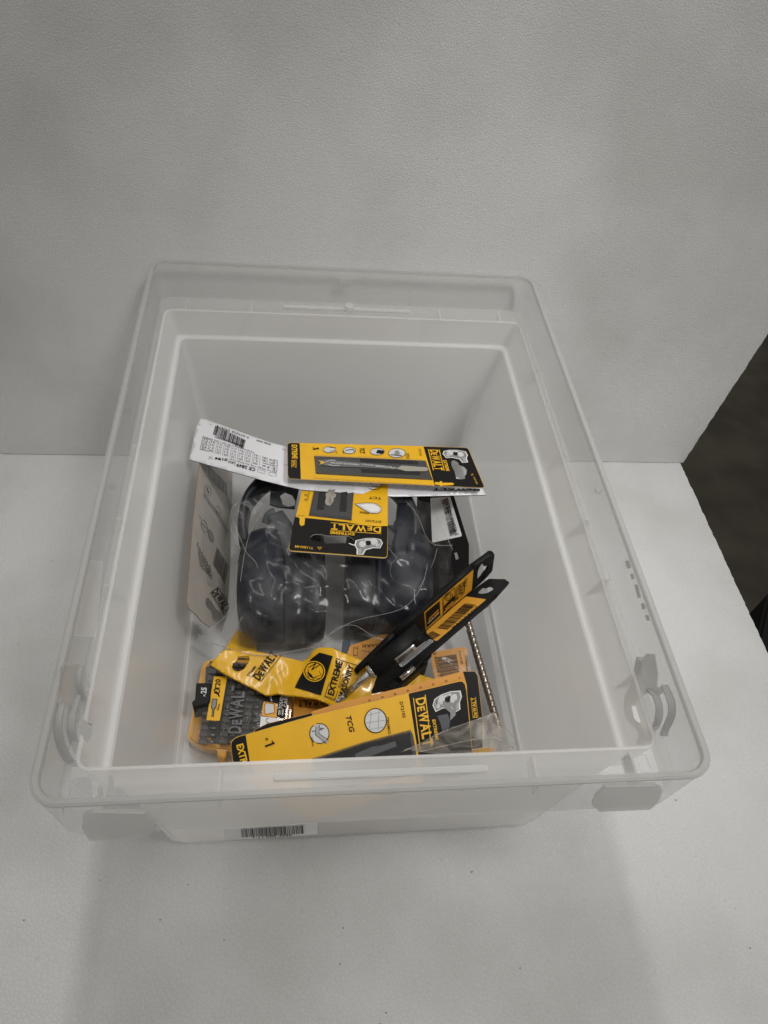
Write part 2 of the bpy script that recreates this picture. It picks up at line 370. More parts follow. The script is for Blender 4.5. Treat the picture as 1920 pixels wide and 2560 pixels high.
vs, fs = tri2d(pts); n = len(vs); F = [list(f) for f in fs]+[[i+n for i in reversed(f)] for f in fs]; cn = set()
for f in fs:
    for i in range(3): cn.add((f[i], f[(i+1) % 3]))
for a, b in cn:
    if (b, a) not in cn: F.append([a, a+n, b+n, b])
o = link('styrofoam_back_wall', mesh('styrofoam_back_wall', [(x, YB+LEAN*z, z) for x, z in vs]+[(x, YB+.04+LEAN*z, z) for x, z in vs], F), FOAMW); o['kind'] = 'structure'
GRD = mat('dark_concrete', (.044, .037, .025), .8, var=.5, bump=(30, .4, .004))
for nn in GRD.node_tree.nodes:
    if nn.type == 'TEX_NOISE': nn.inputs['Scale'].default_value = 7
me = mesh('ground', [(-4, -4, -.8), (5, -4, -.8), (5, 5, -.8), (-4, 5, -.8)], [[0, 1, 2, 3]]); o = link('ground', me, GRD); o['kind'] = 'structure'

bt = thing('black_object', 'edge of an unidentified black object on the dark concrete past the styrofoam', 'black object', U(1935, 1570, -.5))  # stand-in for an unidentified black shape beyond the foam; its form is made up
def _cr(z1, z0, pts, nm):
    P = [U(x, y, z1) for x, y in pts]; bm = bmesh.new(); t = [bm.verts.new(q) for q in P]; b = [bm.verts.new((q.x, q.y, z0)) for q in P]; n = len(P)
    bm.faces.new(t); bm.faces.new(list(reversed(b)))
    for i in range(n): bm.faces.new([t[i], b[i], b[(i+1) % n], t[(i+1) % n]])
    bmesh.ops.recalc_face_normals(bm, faces=bm.faces); bmesh.ops.bevel(bm, geom=bm.edges[:], offset=.006, segments=2, affect='EDGES'); link(nm, bm_mesh(nm, bm), BLP, bt)
_cr(-.50, -.78, [(1925, 1475), (1893, 1590), (1890, 1700), (2100, 1700), (2100, 1475)], 'black_object_body')
_cr(-.485, -.499, [(1922, 1480), (1896, 1590), (1893, 1690), (2090, 1690), (2090, 1480)], 'black_object_top')
V = []; F = []; rs_ = random.Random(4)
for x, y in [(1710, 2260), (1838, 2272), (470, 2212), (1740, 2140), (128, 1402), (127, 1560), (128, 1660), (950, 2560), (1812, 2250), (858, 2320), (1180, 2180), (60, 2300), (965, 2532), (1875, 2370), (1555, 1250), (1690, 2000), (400, 2300), (1300, 2420), (850, 2410), (250, 2200), (1880, 1900), (560, 2350)]:
    c = U(x, y, .0007); r = rs_.uniform(.0003, .0009); b = len(V); a0 = rs_.uniform(0, 6)
    for k in range(6): V.append(c+Vector((r*math.cos(a0+k*1.047)*rs_.uniform(.5, 1.3), r*.6*math.sin(a0+k*1.047)*rs_.uniform(.5, 1.3), 0)))
    V.append(c+Vector((0, 0, .0004))); F += [[b+k, b+(k+1) % 6, b+6] for k in range(6)]
o = link('dirt_specks', mesh('dirt_specks', V, F), BLK); o['kind'] = 'stuff'
# ---------------------------------------------------------------- storage box
def rrect(hx, hy, z, r, cyy=.001, n=7):
    pts = []
    for sx, sy, a0 in ((1, 1, 0), (-1, 1, 90), (-1, -1, 180), (1, -1, 270)):
        for k in range(n+1):
            a = math.radians(a0+90*k/n); pts.append(Vector((sx*(hx-r)+r*math.cos(a), sy*(hy-r)+r*math.sin(a)+cyy, z)))
    return pts
def loft(rings, cap=False, torus=False):
    V = []; F = []; n = len(rings[0])
    for r in rings: V += r
    for k in range(len(rings)-(0 if torus else 1)):
        a = k*n; b = ((k+1) % len(rings))*n
        for i in range(n): F.append([a+i, a+(i+1) % n, b+(i+1) % n, b+i])
    if cap: F.append(list(reversed(range(n)))); F.append([(len(rings)-1)*n+i for i in range(n)])
    return V, F
box = thing('storage_box', 'large frosted clear plastic storage box without lid, standing on white styrofoam', 'storage box', (0, 0, 0))
body_r = [rrect(.144, .2095, .0035, .010), rrect(.1500, .2155, .0045, .010), rrect(.1545, .2195, .0080, .011), rrect(.1562, .2212, .0140, .011), rrect(.1690, .2255, .1672, .006), rrect(.1702, .2268, .1690, .006), rrect(.1733, .2286, .1688, .006),
          rrect(.1742, .2290, .1705, .006), rrect(.1806, .2292, .1985, .007), rrect(.1828, .2310, .1985, .009), rrect(.1765, .2308, .1690, .010), rrect(.1715, .2280, .1650, .011), rrect(.1584, .2222, .0120, .020), rrect(.1560, .2192, .0030, .022), rrect(.1545, .2175, .0, .022)]
V, F = loft(body_r, cap=True)
body_me = mesh('body', V, F); bm = bmesh.new(); bm.from_mesh(body_me); bmesh.ops.recalc_face_normals(bm, faces=bm.faces); bm.to_mesh(body_me); bm.free()
body = link('body', body_me, FROST, box)
rim_r = [rrect(.1806, .2292, .1994, 0.0070), rrect(.1868, .2510, .1994, 0.0090), rrect(.1874, .2518, .2008, 0.0100), rrect(.1902, .2588, .2312, 0.0130), rrect(.1908, .2596, .2320, 0.0140), rrect(.1928, .2614, .2320, 0.0150), rrect(.1937, .2622, .2312, 0.0160),
         rrect(.1935, .2590, .1722, 0.0150), rrect(.1916, .2570, .1720, 0.0140), rrect(.1892, .2545, .1965, 0.0130), rrect(.1886, .2530, .1972, 0.0110), rrect(.1830, .2312, .1972, 0.0090), rrect(.1830, .2312, .1990, 0.0090)]
V, F = loft(rim_r, torus=True); rim_me = mesh('rim', V, F)
bm = bmesh.new(); bm.from_mesh(rim_me); bmesh.ops.recalc_face_normals(bm, faces=bm.faces); bm.to_mesh(rim_me); bm.free()
rim = link('rim', rim_me, RIM, box)
# openings moulded into the ledge at the grips and front corners, and two slits in the back step
cut = bmesh.new()
def prism_bm(bm, poly, surf_top, d):
    t = [bm.verts.new(surf_top.at(*p)) for p in poly]; b = [bm.verts.new(surf_top.at(*p)+Vector(d)) for p in poly]; n = len(poly)
    bm.faces.new(t); bm.faces.new(list(reversed(b)))
    for i in range(n): bm.faces.new([t[i], b[i], b[(i+1) % n], t[(i+1) % n]])
zt = Surf(world=[(0, 0, .203), (1, 0, .203), (0, 1, .203)])
for poly in (M(c7, (375, 1010), (470, 985), (545, 990), (560, 1150), (345, 1165)), M(c7, (610, 1040), (645, 1110), (640, 1150), (600, 1150)),
             M(c8, (712, 1272), (792, 1268), (858, 1440), (745, 1440)), M(c8, (868, 1272), (945, 1262), (1013, 1430), (905, 1435))):
    prism_bm(cut, poly, zt, (0, 0, -.012))
for poly in (M(c7, (485, 520), (570, 570), (560, 660), (525, 730), (460, 630)), M(c8, (788, 815), (826, 812), (876, 970), (852, 985), (812, 930))):
    cz = [U(x, y, .205) for x, y in poly]; lo = [U(x, y, .155) for x, y in poly]; k = len(poly)
    t = [cut.verts.new(p) for p in cz]; b = [cut.verts.new(p) for p in lo]
    cut.faces.new(t); cut.faces.new(list(reversed(b)))
    for i in range(k): cut.faces.new([t[i], b[i], b[(i+1) % k], t[(i+1) % k]])
bmesh.ops.recalc_face_normals(cut, faces=cut.faces)
co = bpy.data.objects.new('cutter', bm_mesh('cutter', cut)); COL.objects.link(co)
for tgt in (rim, body):
    md = tgt.modifiers.new('cut', 'BOOLEAN'); md.operation = 'DIFFERENCE'; md.object = co; md.solver = 'EXACT'
    dg = bpy.context.evaluated_depsgraph_get(); dg.update(); nm = bpy.data.meshes.new_from_object(tgt.evaluated_get(dg))
    tgt.modifiers.clear(); tgt.data = nm
bpy.data.objects.remove(co)
def boxbm(bm, c, h, rot=None):
    vs = []
    for sx in (-1, 1):
        for sy in (-1, 1):
            for sz in (-1, 1):
                v = Vector((sx*h[0], sy*h[1], sz*h[2]))
                if rot: v = rot@v
                vs.append(bm.verts.new(Vector(c)+v))
    for f in ((0, 1, 3, 2), (4, 6, 7, 5), (0, 4, 5, 1), (2, 3, 7, 6), (0, 2, 6, 4), (1, 5, 7, 3)): bm.faces.new([vs[i] for i in f])
def part_box(name, c, h, m, parent, rot=None, bevel=.0, label=None):
    bm = bmesh.new(); boxbm(bm, c, h, rot)
    bmesh.ops.recalc_face_normals(bm, faces=bm.faces)
    if bevel: bmesh.ops.bevel(bm, geom=bm.edges[:], offset=bevel, segments=2, affect='EDGES')
    return link(name, bm_mesh(name, bm), m, parent, label)
def gusset(pt, side):   # plate between body wall and skirt, under the ledge
    x = abs(pt.x)
    bm = bmesh.new(); pr = [(.1772, .1745), (.1834, .1965), (.1882, .1965), (.1905, .178)]
    A = [bm.verts.new((side*a, pt.y-.0007, z)) for a, z in pr]; B = [bm.verts.new((side*a, pt.y+.0007, z)) for a, z in pr]
    bm.faces.new(A); bm.faces.new(list(reversed(B)))
    for i in range(4): bm.faces.new([A[i], B[i], B[(i+1) % 4], A[(i+1) % 4]])
    bmesh.ops.recalc_face_normals(bm, faces=bm.faces); link('rib', bm_mesh('rib', bm), FROST2, box)
for p in (c10(258, 400), c10(435, 985), c10(595, 1490), c8(585, 650), c2(1900, -330)): gusset(U(*p, .172), 1)
for p in (c9(430, 1560), c9(362, 1920), c7(710, 410), c9(500, 1160)): gusset(U(*p, .172), -1)
for sy in (1, -1):
    for x in (-.163, -.098, .098, .163):
        part_box('rib', (x, .001+sy*.2415, .1895), (.0008, .0100, .0072), FROST2, box)
# lid catches: square pockets at the middle of both short sides
for sy in (1, -1):
    part_box('lid_catch', (-.002, .001+sy*.2580, .2215), (.0070, .0012, .0036), FROST2, box, bevel=.0005)
    part_box('ledge_ridge', (.0, .001+sy*.2400, .2004), (.066, .0022, .0009), FROST2, box, bevel=.0006)
bm = bmesh.new(); bmesh.ops.create_cone(bm, cap_ends=True, segments=20, radius1=.0052, radius2=.0046, depth=.004, matrix=Matrix.Translation((.002, .2415, .2025))); link('ledge_stud', bm_mesh('ledge_stud', bm), FROST2, box)
# front locking tabs: tapered plates on the outside of the skirt
fr = Surf(world=[(-.2, -.2600, .18), (.2, -.2600, .18), (0, -.2612, .22)])
for pl in (M(c7, (490, 1330), (560, 1300), (1000, 1310), (1090, 1400), (1075, 1450), (1030, 1505), (545, 1535), (480, 1430)), M(c8, (530, 1610), (1010, 1600), (1090, 1640), (1060, 1745), (1010, 1800), (965, 1835), (470, 1855), (400, 1795), (430, 1710))):
    sheet('locking_tab', fr, pl, [FROST2], box, th=.0022)
# grip clips at both long sides near the front: curved upright fins under the rim
def fin(pts, z1, z0, th=.0014, name='grip_fin'):
    P = [U(x, y, z1) for x, y in pts]; D = []
    for i, p in enumerate(P):
        d = (P[min(i+1, len(P)-1)]-P[max(i-1, 0)]).normalized(); D.append(Vector((-d.y, d.x, 0))*th/2)
    V = []; F = []
    for p, d in zip(P, D): V += [p+d, p-d, p-d-Vector((0, 0, z1-z0)), p+d-Vector((0, 0, z1-z0))]
    for i in range(len(P)-1):
        a, b = 4*i, 4*i+4
        for k in range(4): F.append([a+k, a+(k+1) % 4, b+(k+1) % 4, b+k])
    F += [[0, 1, 2, 3], [len(V)-1, len(V)-2, len(V)-3, len(V)-4]]
    return link(name, mesh(name, V, F), FROST2, box)
def smoothpts(pts, n=5):
    out = []; P = [Vector(p) for p in pts]
    for i in range(len(P)-1):
        a, b, c, d = P[max(i-1, 0)], P[i], P[i+1], P[min(i+2, len(P)-1)]
        for k in range(n):
            t = k/n; out.append(tuple(.5*((2*b)+(c-a)*t+(2*a-5*b+4*c-d)*t*t+(3*b-a-3*c+d)*t**3)))
    return out+[tuple(P[-1])]
GRIP_L = Surf(world=[(-.1836, -.2, .172), (-.1836, .2, .172), (-.1862, 0, .199)]); GRIP_R = Surf(world=[(.1836, -.2, .172), (.1836, .2, .172), (.1862, 0, .199)])
GRIPM = clear_mat('grip_polypropylene', (.93, .93, .93), .55, (.64, .64, .63), .3, .5, .5)
def grip(sf, pts, wd=.0027):
    strap('grip_fin', [sf.P(*q) for q in pts], (1, 0, 0), wd, .0012, GRIPM, box, 5)
grip(GRIP_L, M(c7, (305, 400), (278, 560), (300, 720), (360, 850), (430, 905)))
grip(GRIP_L, M(c7, (440, 330), (400, 480), (395, 640), (450, 780), (500, 830), (490, 910)))
grip(GRIP_L, M(c7, (460, 90), (440, 240), (520, 430), (575, 560)))
grip(GRIP_R, M(c8, (1110, 610), (1175, 760), (1180, 900), (1120, 1040), (1105, 1100)))
grip(GRIP_R, M(c8, (870, 330), (820, 560), (745, 760), (770, 930), (850, 1010), (890, 1090), (870, 1180)))
grip(GRIP_R, M(c8, (960, 650), (1030, 720), (1060, 850), (1040, 980), (980, 1060), (960, 1160)))
sheet('grip_plate', GRIP_L, M(c7, (300, 90), (440, 60), (510, 100), (575, 300), (600, 420), (560, 560), (490, 510), (440, 540), (400, 420), (320, 380), (290, 250)), [FROST2], box, th=.0008)
sheet('grip_plate', GRIP_R, M(c8, (930, 290), (1010, 300), (1040, 480), (1030, 620), (1110, 640), (1060, 700), (960, 650), (860, 740), (800, 800), (760, 740), (820, 560), (860, 400)), [FROST2], box, th=.0008)
V, F = loft([rrect(.1893, .2585, .2338, 0.0120), rrect(.1900, .2592, .2352, 0.0130), rrect(.1925, .2614, .2354, 0.0150), rrect(.1942, .2628, .2346, 0.0165), rrect(.1944, .2628, .2325, 0.0165), rrect(.1892, .2580, .2322, 0.0120)], torus=True)
lip_me = mesh('rim_lip', V, F); bm = bmesh.new(); bm.from_mesh(lip_me); bmesh.ops.recalc_face_normals(bm, faces=bm.faces); bm.to_mesh(lip_me); bm.free()
link('rim_lip', lip_me, clear_mat('rim_lip_polypropylene', (.95, .95, .945), .60, (.66, .655, .64), .3, .5, .5), box)
# moulded marks on the long skirts
sk_r = Surf(world=[(.1880, -.2, .204), (.1880, .2, .204), (.1900, 0, .230)]); sk_l = Surf(world=[(-.1880, -.2, .204), (-.1880, .2, .204), (-.1900, 0, .230)])
for pl in (((975, 1185), (1005, 1180), (1022, 1248), (995, 1250)), ((1020, 1300), (1043, 1295), (1052, 1338), (1030, 1342)), ((1055, 1390), (1078, 1386), (1108, 1500), (1085, 1504)), ((1112, 1552), (1136, 1548), (1147, 1596), (1124, 1600)), ((1150, 1652), (1170, 1648), (1184, 1698), (1160, 1700))):
    sheet('moulded_slot', sk_r, M(c10, *pl), [FROST2], box, th=-1 if False else .001)
for pl in (((150, 1690), (180, 1750), (165, 1790), (150, 1745)), ((135, 1790), (165, 1800), (150, 1860), (128, 1830)), ((110, 1860), (140, 1880), (125, 1940), (105, 1920)), ((100, 1950), (125, 1960), (112, 2020), (88, 2000)), ((85, 2020), (105, 2040), (95, 2090), (72, 2070))):
    sheet('moulded_mark', sk_l, M(c9, *pl), [FROST2], box, th=.0008)
for a in (((130, 1680), (215, 1690), (175, 2110), (40, 2100)),):
    pl = M(c9, *a); sheet('moulded_panel', Surf(world=[(-.1874, -.2, .204), (-.1874, .2, .204), (-.1894, 0, .230)]), pl, [FROST], box, th=.0005)
for p in (c9(352, 862), c9(265, 1275)):
    q = U(*p, .205); bm = bmesh.new(); bmesh.ops.create_uvsphere(bm, u_segments=14, v_segments=8, radius=.0032, matrix=Matrix.Translation(q)); link('moulded_stud', bm_mesh('moulded_stud', bm), CLEAR, box, smooth=True)
q = U(*c10(742, 575), .205); bm = bmesh.new(); bmesh.ops.create_uvsphere(bm, u_segments=14, v_segments=8, radius=.0032, matrix=Matrix.Translation(q)); link('moulded_stud', bm_mesh('moulded_stud', bm), FROST2, box, smooth=True)
# barcode sticker on the front face
fb = Surf(world=[(-.1, -.2260, .12), (.1, -.2260, .12), (0, -.2269, .15)])
st = thing('barcode_sticker', 'white barcode sticker reading 1.11.000.3546 on the front of the box', 'sticker', fb.P(676, 2080))
STW = mat('sticker_paper', (.86, .86, .85), .5)
sheet('paper', fb, rounded(M(c11, (112, 390), (543, 363), (543, 416), (115, 446)), 4), [STW], st, th=.0002)
p = Print(fb, c11, .00025); p.bars((190, 389), (475, 372), (194, 427), BLK, 44, seed=5); p.text('1.11.000.3546', (247, 432), (425, 421), (246, 423.5), BLK, bold=.01); p.line([(120, 441), (530, 424)], .6, GRY); p.done(st)

# ---------------------------------------------------------------- things in the box (bottom ones first)
CARD = (YEL, EDGE, WHT)
for _g in ():
    pass
def centre(surf, pts):
    P = [surf.P(*p) for p in pts]; c = sum(P, Vector())/len(P); return Vector((c.x, c.y, min(p.z for p in P)))
def logo(p, a, b, top, mt, lines=True, t='DEWALT', bold=.028):
    """bold brand word with a rule above and below; a->b baseline, top above a; second letter small"""
    a, b, top = Vector(a), Vector(b), Vector(top); u = (b-a); v = (top-a)
    ws = {'D': .175, 'E': .115, 'W': .235, 'A': .185, 'L': .145, 'T': .145}; tot = sum(ws[c] for c in t); x = 0
    for c in t:
        wd = ws[c]/tot; h = .74 if c == 'E' and t[0] == 'D' else 1.0
        p.text(c, a+u*(x+.006), a+u*(x+wd-.012), a+u*(x+.006)+v*h, mt, bold=bold); x += wd
    if lines:
        for k in (-.18, 1.16): p.line([a+v*k, b+v*k], v.length*.09, mt)

# tough case with screw bits
tc_s = Surf(world=[U(470, 1845, .034), U(503, 1650, .034), U(735, 1720, .034)])
lid_o = M(c4, (190, 470), (200, 400), (240, 345), (300, 325), (700, 330), (1010, 560), (1040, 700), (1010, 960), (900, 1170), (480, 1165), (215, 1135), (90, 1060), (78, 1030), (110, 870))
tcx = thing('bit_case', 'clear lidded bit case with yellow base and black x25 clip in the box corner', 'bit case', Vector((U(600, 1780, 0).x, U(600, 1780, 0).y, .004)))
def prism(name, outline, z1, z0, grow, mats, parent, th=None, bevel=0):
    """upright prism whose top outline is seen at the given pixels"""
    P = [U(x, y, z1) for x, y in outline]; c = sum(P, Vector())/len(P); P = [c+(q-c)*grow for q in P]
    for q in P: q.z = z1
    bm = bmesh.new(); t = [bm.verts.new(q) for q in P]; b = [bm.verts.new((q.x, q.y, z0)) for q in P]; n = len(P)
    bm.faces.new(t); bm.faces.new(list(reversed(b)))
    for i in range(n): bm.faces.new([t[i], b[i], b[(i+1) % n], t[(i+1) % n]])
    bmesh.ops.recalc_face_normals(bm, faces=bm.faces)
    if bevel: bmesh.ops.bevel(bm, geom=[e for e in bm.edges if abs(e.verts[0].co.z-z1) < 1e-6 and abs(e.verts[1].co.z-z1) < 1e-6], offset=bevel, segments=3, affect='EDGES')
    return link(name, bm_mesh(name, bm), mats, parent)
lo = rounded(lid_o, 9, 4)
prism('base', lo, .0155, .0045, 1.015, YPL, tcx, bevel=.0015)
prism('lid', lo, .034, .0160, .995, SMOKE, tcx, bevel=.003)
for a in (rounded(M(c4, (95, 1045), (112, 925), (255, 935), (285, 985), (262, 1115), (215, 1120)), 5),):
    prism('corner_window', a, .0352, .0342, 1, CLEAR, tcx, bevel=.0004)
# inner tray with rows of bits
tr = prism('tray', M(c4, (230, 380), (700, 360), (960, 600), (980, 700), (900, 1120), (480, 1120), (300, 1100), (200, 860)), .0175, .0157, .97, BLI, tcx)
def cyl(name, a, b, r0, r1, m, parent, seg=14, label=None, smooth=True):
    a, b = Vector(a), Vector(b); d = b-a; bm = bmesh.new()
    mtx = Matrix.Translation((a+b)/2) @ d.to_track_quat('Z', 'Y').to_matrix().to_4x4()
    bmesh.ops.create_cone(bm, cap_ends=True, segments=seg, radius1=r0, radius2=r1, depth=d.length, matrix=mtx)
    o = link(name, bm_mesh(name, bm), m, parent, label)
    if smooth:
        for p in o.data.polygons: p.use_smooth = len(p.vertices) == 4
    return o
BIT = mat('dark_bit_steel', (.16, .15, .14), .35, metal=.8)
for r in range(4):
    for k in range(12):
        a = c4(275+r*190-k*9, 370+k*64)
        if not inside(a, lid_o): continue
        if not inside(c4(275+r*190-k*9+150, 370+k*64+12), lid_o): continue
        A = U(*a, .0205); B = U(*c4(275+r*190-k*9+70, 370+k*64+8), .0205); Cc = U(*c4(275+r*190-k*9+150, 370+k*64+16), .0205)
        cyl('screw_bit', A, B, .0029, .0029, BIT, tcx, 6, smooth=False); cyl('bit_tip', B+(Cc-B)*.02, Cc, .0018, .0013, BIT, tcx, 8)
# black clip x25, stickers
prism('clip', M(c4, (150, 542), (288, 540), (278, 700), (262, 735), (120, 765), (108, 720), (138, 690)), .0375, .012, 1, BLP, tcx, bevel=.0008)
p = Print(Surf(world=[U(0, 0, .0376), U(1000, 0, .0376), U(0, 1000, .0376)]), c4, .0001); p.text('x', (232, 672), (234, 648), (208, 672), LGR, bold=.03); p.text('25', (240, 645), (246, 587), (192, 643), LGR, bold=.035); p.done(tcx)
ts = Surf(world=[U(0, 0, .0346), U(1000, 0, .0346), U(0, 1000, .0346)])
yst = sheet('yellow_sticker', ts, rounded(M(c4, (313, 482), (434, 488), (366, 892), (243, 886)), 1.5), [YELP], tcx, th=.0002)
p = Print(ts, c4, .0002)
p.text('T20', (368, 612), (374, 512), (322, 610), BLK, bold=.02); p.ring((340, 618), 26, 18, 9, BLK, rot=.3); p.line([(318, 632), (350, 645), (362, 668)], 12, BLK); p.line([(330, 618), (360, 650)], 8, BLK)
p.poly([(298, 690), (345, 690), (335, 770), (318, 790), (312, 855), (290, 855), (297, 790), (285, 770)], BLK, 1); p.poly([(303, 697), (338, 697), (329, 766), (310, 786), (305, 850), (297, 850), (303, 786), (291, 766)], GRY, 2)
p.text('25mm', (357, 800), (370, 740), (337, 796), BLK, bold=.01)
p.done(yst); p = Print(ts, c4, .0002)
p.poly([(790, 640), (990, 655), (965, 870), (890, 850), (900, 735), (775, 715)], BLK, 1)
p.poly([(775, 712), (890, 735), (905, 855), (880, 868), (750, 845), (765, 735)], ORGP, 1); p.poly(rounded([(795, 735), (860, 745), (865, 815), (790, 830), (783, 770)], 8), LGR, 2); p.line(rounded([(790, 725), (868, 738), (875, 820), (785, 838), (775, 770)], 8), 3, BLK, 3, True)
p.poly([(745, 852), (905, 872), (895, 915), (735, 955)], WHT, 1); p.line([(790, 905), (797, 878), (815, 872)], 5, BLK, 3); p.line([(800, 905), (840, 925)], 6, BLK, 3)
p.line([(832, 678), (846, 712)], 9, LGR, 3); p.line([(836, 690), (828, 678), (845, 676)], 5, LGR, 3)
p.text('TOUGH', (940, 790), (958, 655), (908, 785), LGR, bold=.02); p.text('CASE', (985, 770), (992, 668), (955, 768), LGR, bold=.02)
p.line([(915, 800), (910, 838)], 10, LGR, 3); p.line([(950, 790), (945, 840)], 10, LGR, 3); p.line([(930, 798), (928, 836)], 4, LGR, 3)
p.done(tcx)
# brand word moulded proud of the lid
MLD = mat('moulded_dark', (.013, .014, .016), .25, coat=.4)
p = Print(ts, c4, .0011, 0); logo(p, (560, 1018), (600, 560), (440, 1018), MLD, lines=False); em = p.done(tcx, 'raised_word')
md = em.modifiers.new('th', 'SOLIDIFY'); md.thickness = .0012; md.offset = 0
for ln in (((400, 1025), (480, 520)), ((600, 1015), (650, 600)), ((625, 1005), (672, 610)), ((385, 1060), (420, 905))):
    A, B = [ts.at(*c4(*q), .0004) for q in ln]; cyl('lid_ridge', A, B, .0009, .0009, SMOKE, tcx, 8)

# yellow latch on the case front
prism('latch', M(c4, (340, 1150), (428, 1155), (425, 1215), (405, 1235), (345, 1205)), .0225, .004, 1, YPL, tcx, bevel=.0008)

# orange card, upside-down brand word, under the pouch
s_ = Surf([(735, 1745, .020), (860, 1760, .022), (735, 1810, .018)])
ob = thing('orange_card', 'orange card with upside-down black lettering lying flat beneath the yellow pouch', 'card', centre(s_, [(735, 1745), (860, 1800)]))
sheet('card', s_, M(c4, (1050, 660), (1700, 700), (1700, 900), (1040, 950)), [ORG, EDGE, ORG], ob)
p = Print(s_, c4); logo(p, (1370, 718), (1090, 712), (1368, 765), BLK); p.done(ob)

# orange card with mm print below the bag
s_ = Surf([(874, 1600, .030), (960, 1600, .030), (874, 1690, .026)])
ob = thing('orange_card', 'orange card printed with an outlined bit and mm, half hidden under the ear defender bag', 'card', centre(s_, [(874, 1600), (960, 1680)]))
sheet('card', s_, M(c5, (292, 168), (600, 60), (720, 330), (560, 420), (400, 300), (270, 230)), [ORG, EDGE, ORG], ob)
sheet('blue_panel', s_.shifted(-.0012), M(c5, (235, 130), (292, 118), (300, 240), (225, 215)), [mat('dark_blue', (.01, .02, .045), .4)], ob)
p = Print(s_, c5); p.line(rounded([(320, 180), (355, 175), (350, 240), (318, 242)], 4), 3, BLK, 2, True); p.line([(325, 192), (352, 190)], 3, BLK); p.line([(380, 205), (450, 215)], 2, BLK)
p.text('mm', (478, 215), (440, 218), (477, 238), BLK, bold=.02); p.text('UARSI', (525, 150), (390, 160), (520, 172), BLK, bold=.0); p.done(ob)

# yellow scrap of card showing through the bag at the left cup
s_ = Surf([(560, 1625, .018), (640, 1600, .010), (610, 1640, .018)])
ob = thing('yellow_card', 'yellow card corner showing through the clear bag under the left ear cup', 'card', centre(s_, [(560, 1625), (640, 1600)]))
sheet('card', s_, M(c4, (430, 210), (520, 60), (600, 80), (700, 190), (720, 320), (400, 300)), CARD, ob)

# orange barcode card DT7105
s_ = Surf([(1079, 1630, .042), (1161, 1617, .042), (1090, 1760, .03)])
ob = thing('orange_card', 'orange card with barcode 5 035048 standing at the right behind the long yellow blade card', 'card', centre(s_, [(1079, 1630), (1176, 1700)]))
sheet('card', s_, rounded(M(c5, (916, 214), (1170, 175), (1188, 195), (1232, 420), (1240, 560), (960, 560), (942, 410), (920, 300)), 3), [ORG, EDGE, ORG], ob)
p = Print(s_, c5); p.bars((962, 262), (995, 408), (1108, 232), BLK, 0) if False else None
p.bars((962, 255), (990, 408), (1108, 232), BLK, 26, seed=8); p.text('5 035048 0', (932, 222), (972, 408), (952, 220), BLK, bold=.01)
p.text('DT7105-QZ', (1128, 208), (1145, 308), (1142, 207), BLK, bold=.01); p.done(ob)
bx = prism('backing_box', M(c5, (1188, 200), (1215, 360), (1200, 366), (1170, 190)), .040, .01, 1, mat('grey_box', (.22, .21, .20), .5), ob)

# long twist drill at the right wall
def twist(name, A, B, r, turns, m, parent, n=160, sec=14, depth=.42, w=.42):
    A, B = Vector(A), Vector(B); d = (B-A).normalized(); u = d.orthogonal().normalized(); v = d.cross(u); V = []; F = []
    for i in range(n+1):
        t = i/n; c = A+(B-A)*t; ph = turns*2*math.pi*t
        for k in range(sec):
            a = 2*math.pi*k/sec; g = abs(math.cos(a)); rr = r*(1-depth*max(0, 1-g/w))
            V.append(c+(u*math.cos(a+ph)+v*math.sin(a+ph))*rr)
    for i in range(n):
        for k in range(sec): F.append([i*sec+k, i*sec+(k+1) % sec, (i+1)*sec+(k+1) % sec, (i+1)*sec+k])
    F += [list(reversed(range(sec))), [n*sec+k for k in range(sec)]]
    return link(name, mesh(name, V, F), m, parent, smooth=True)
A = U(*c5(1195, -20), .05); B = U(*c5(1432, 800), .018)
o = twist('twist_drill', A, B, .0037, 9, DST, None, n=260); o['label'] = 'long bare twist drill bit lying against the right inner wall of the box'; o['category'] = 'drill bit'

# grey backed blister card against the left wall
lg = Surf([(499, 1161, .098), (467, 1490, .092), (579, 1300, .012)])
lw = thing('blister_card', 'grey back of a drill card with hang hole leaning on the left inner wall', 'blister card', centre(lg, [(499, 1161), (575, 1500)]))
hole = M(c1, (205, 1752), (197, 1800), (215, 1845), (252, 1875), (258, 1930), (272, 1972), (300, 1978), (350, 1932), (335, 1890), (290, 1850), (255, 1790), (225, 1755))
sheet('card', lg, M(c1, (150, 480), (300, 440), (452, 560), (440, 780), (425, 1500), (400, 1895), (240, 2020), (170, 1975), (110, 1900), (45, 1850), (27, 1790), (40, 1640), (80, 1100), (110, 800)), [BEI, mat('brown_edge', (.20, .13, .08), .8), BEI], lw, holes=[hole], th=.0008)
p = Print(lg, c1)
p.bars((205, 560), (205, 640), (330, 790), GRY, 3, seed=2) if False else None
p.bars((215, 520), (395, 700), (215, 640), BLK, 30, seed=2)
p.line([(187, 800), (230, 870), (300, 960), (400, 1140)], 26, GRY, 2); p.ring((215, 760), 28, 50, 3, BLK, rot=-.3); p.line([(205, 730), (225, 785)], 10, BLK); p.ring((312, 950), 18, 48, 3, BLK, rot=-.2)
p.ring((183, 1090), 25, 60, 3, BLK, rot=-.3); p.line([(160, 1060), (200, 1110)], 4, BLK); p.line([(135, 990), (152, 1020)], 3, BLK); p.disc((245, 1180), 20, 62, GRY, 1, rot=-.3); p.ring((245, 1180), 20, 62, 3, BLK, rot=-.3)
p.poly([(178, 840), (186, 840), (395, 1205), (390, 1210)], LGR, 1)
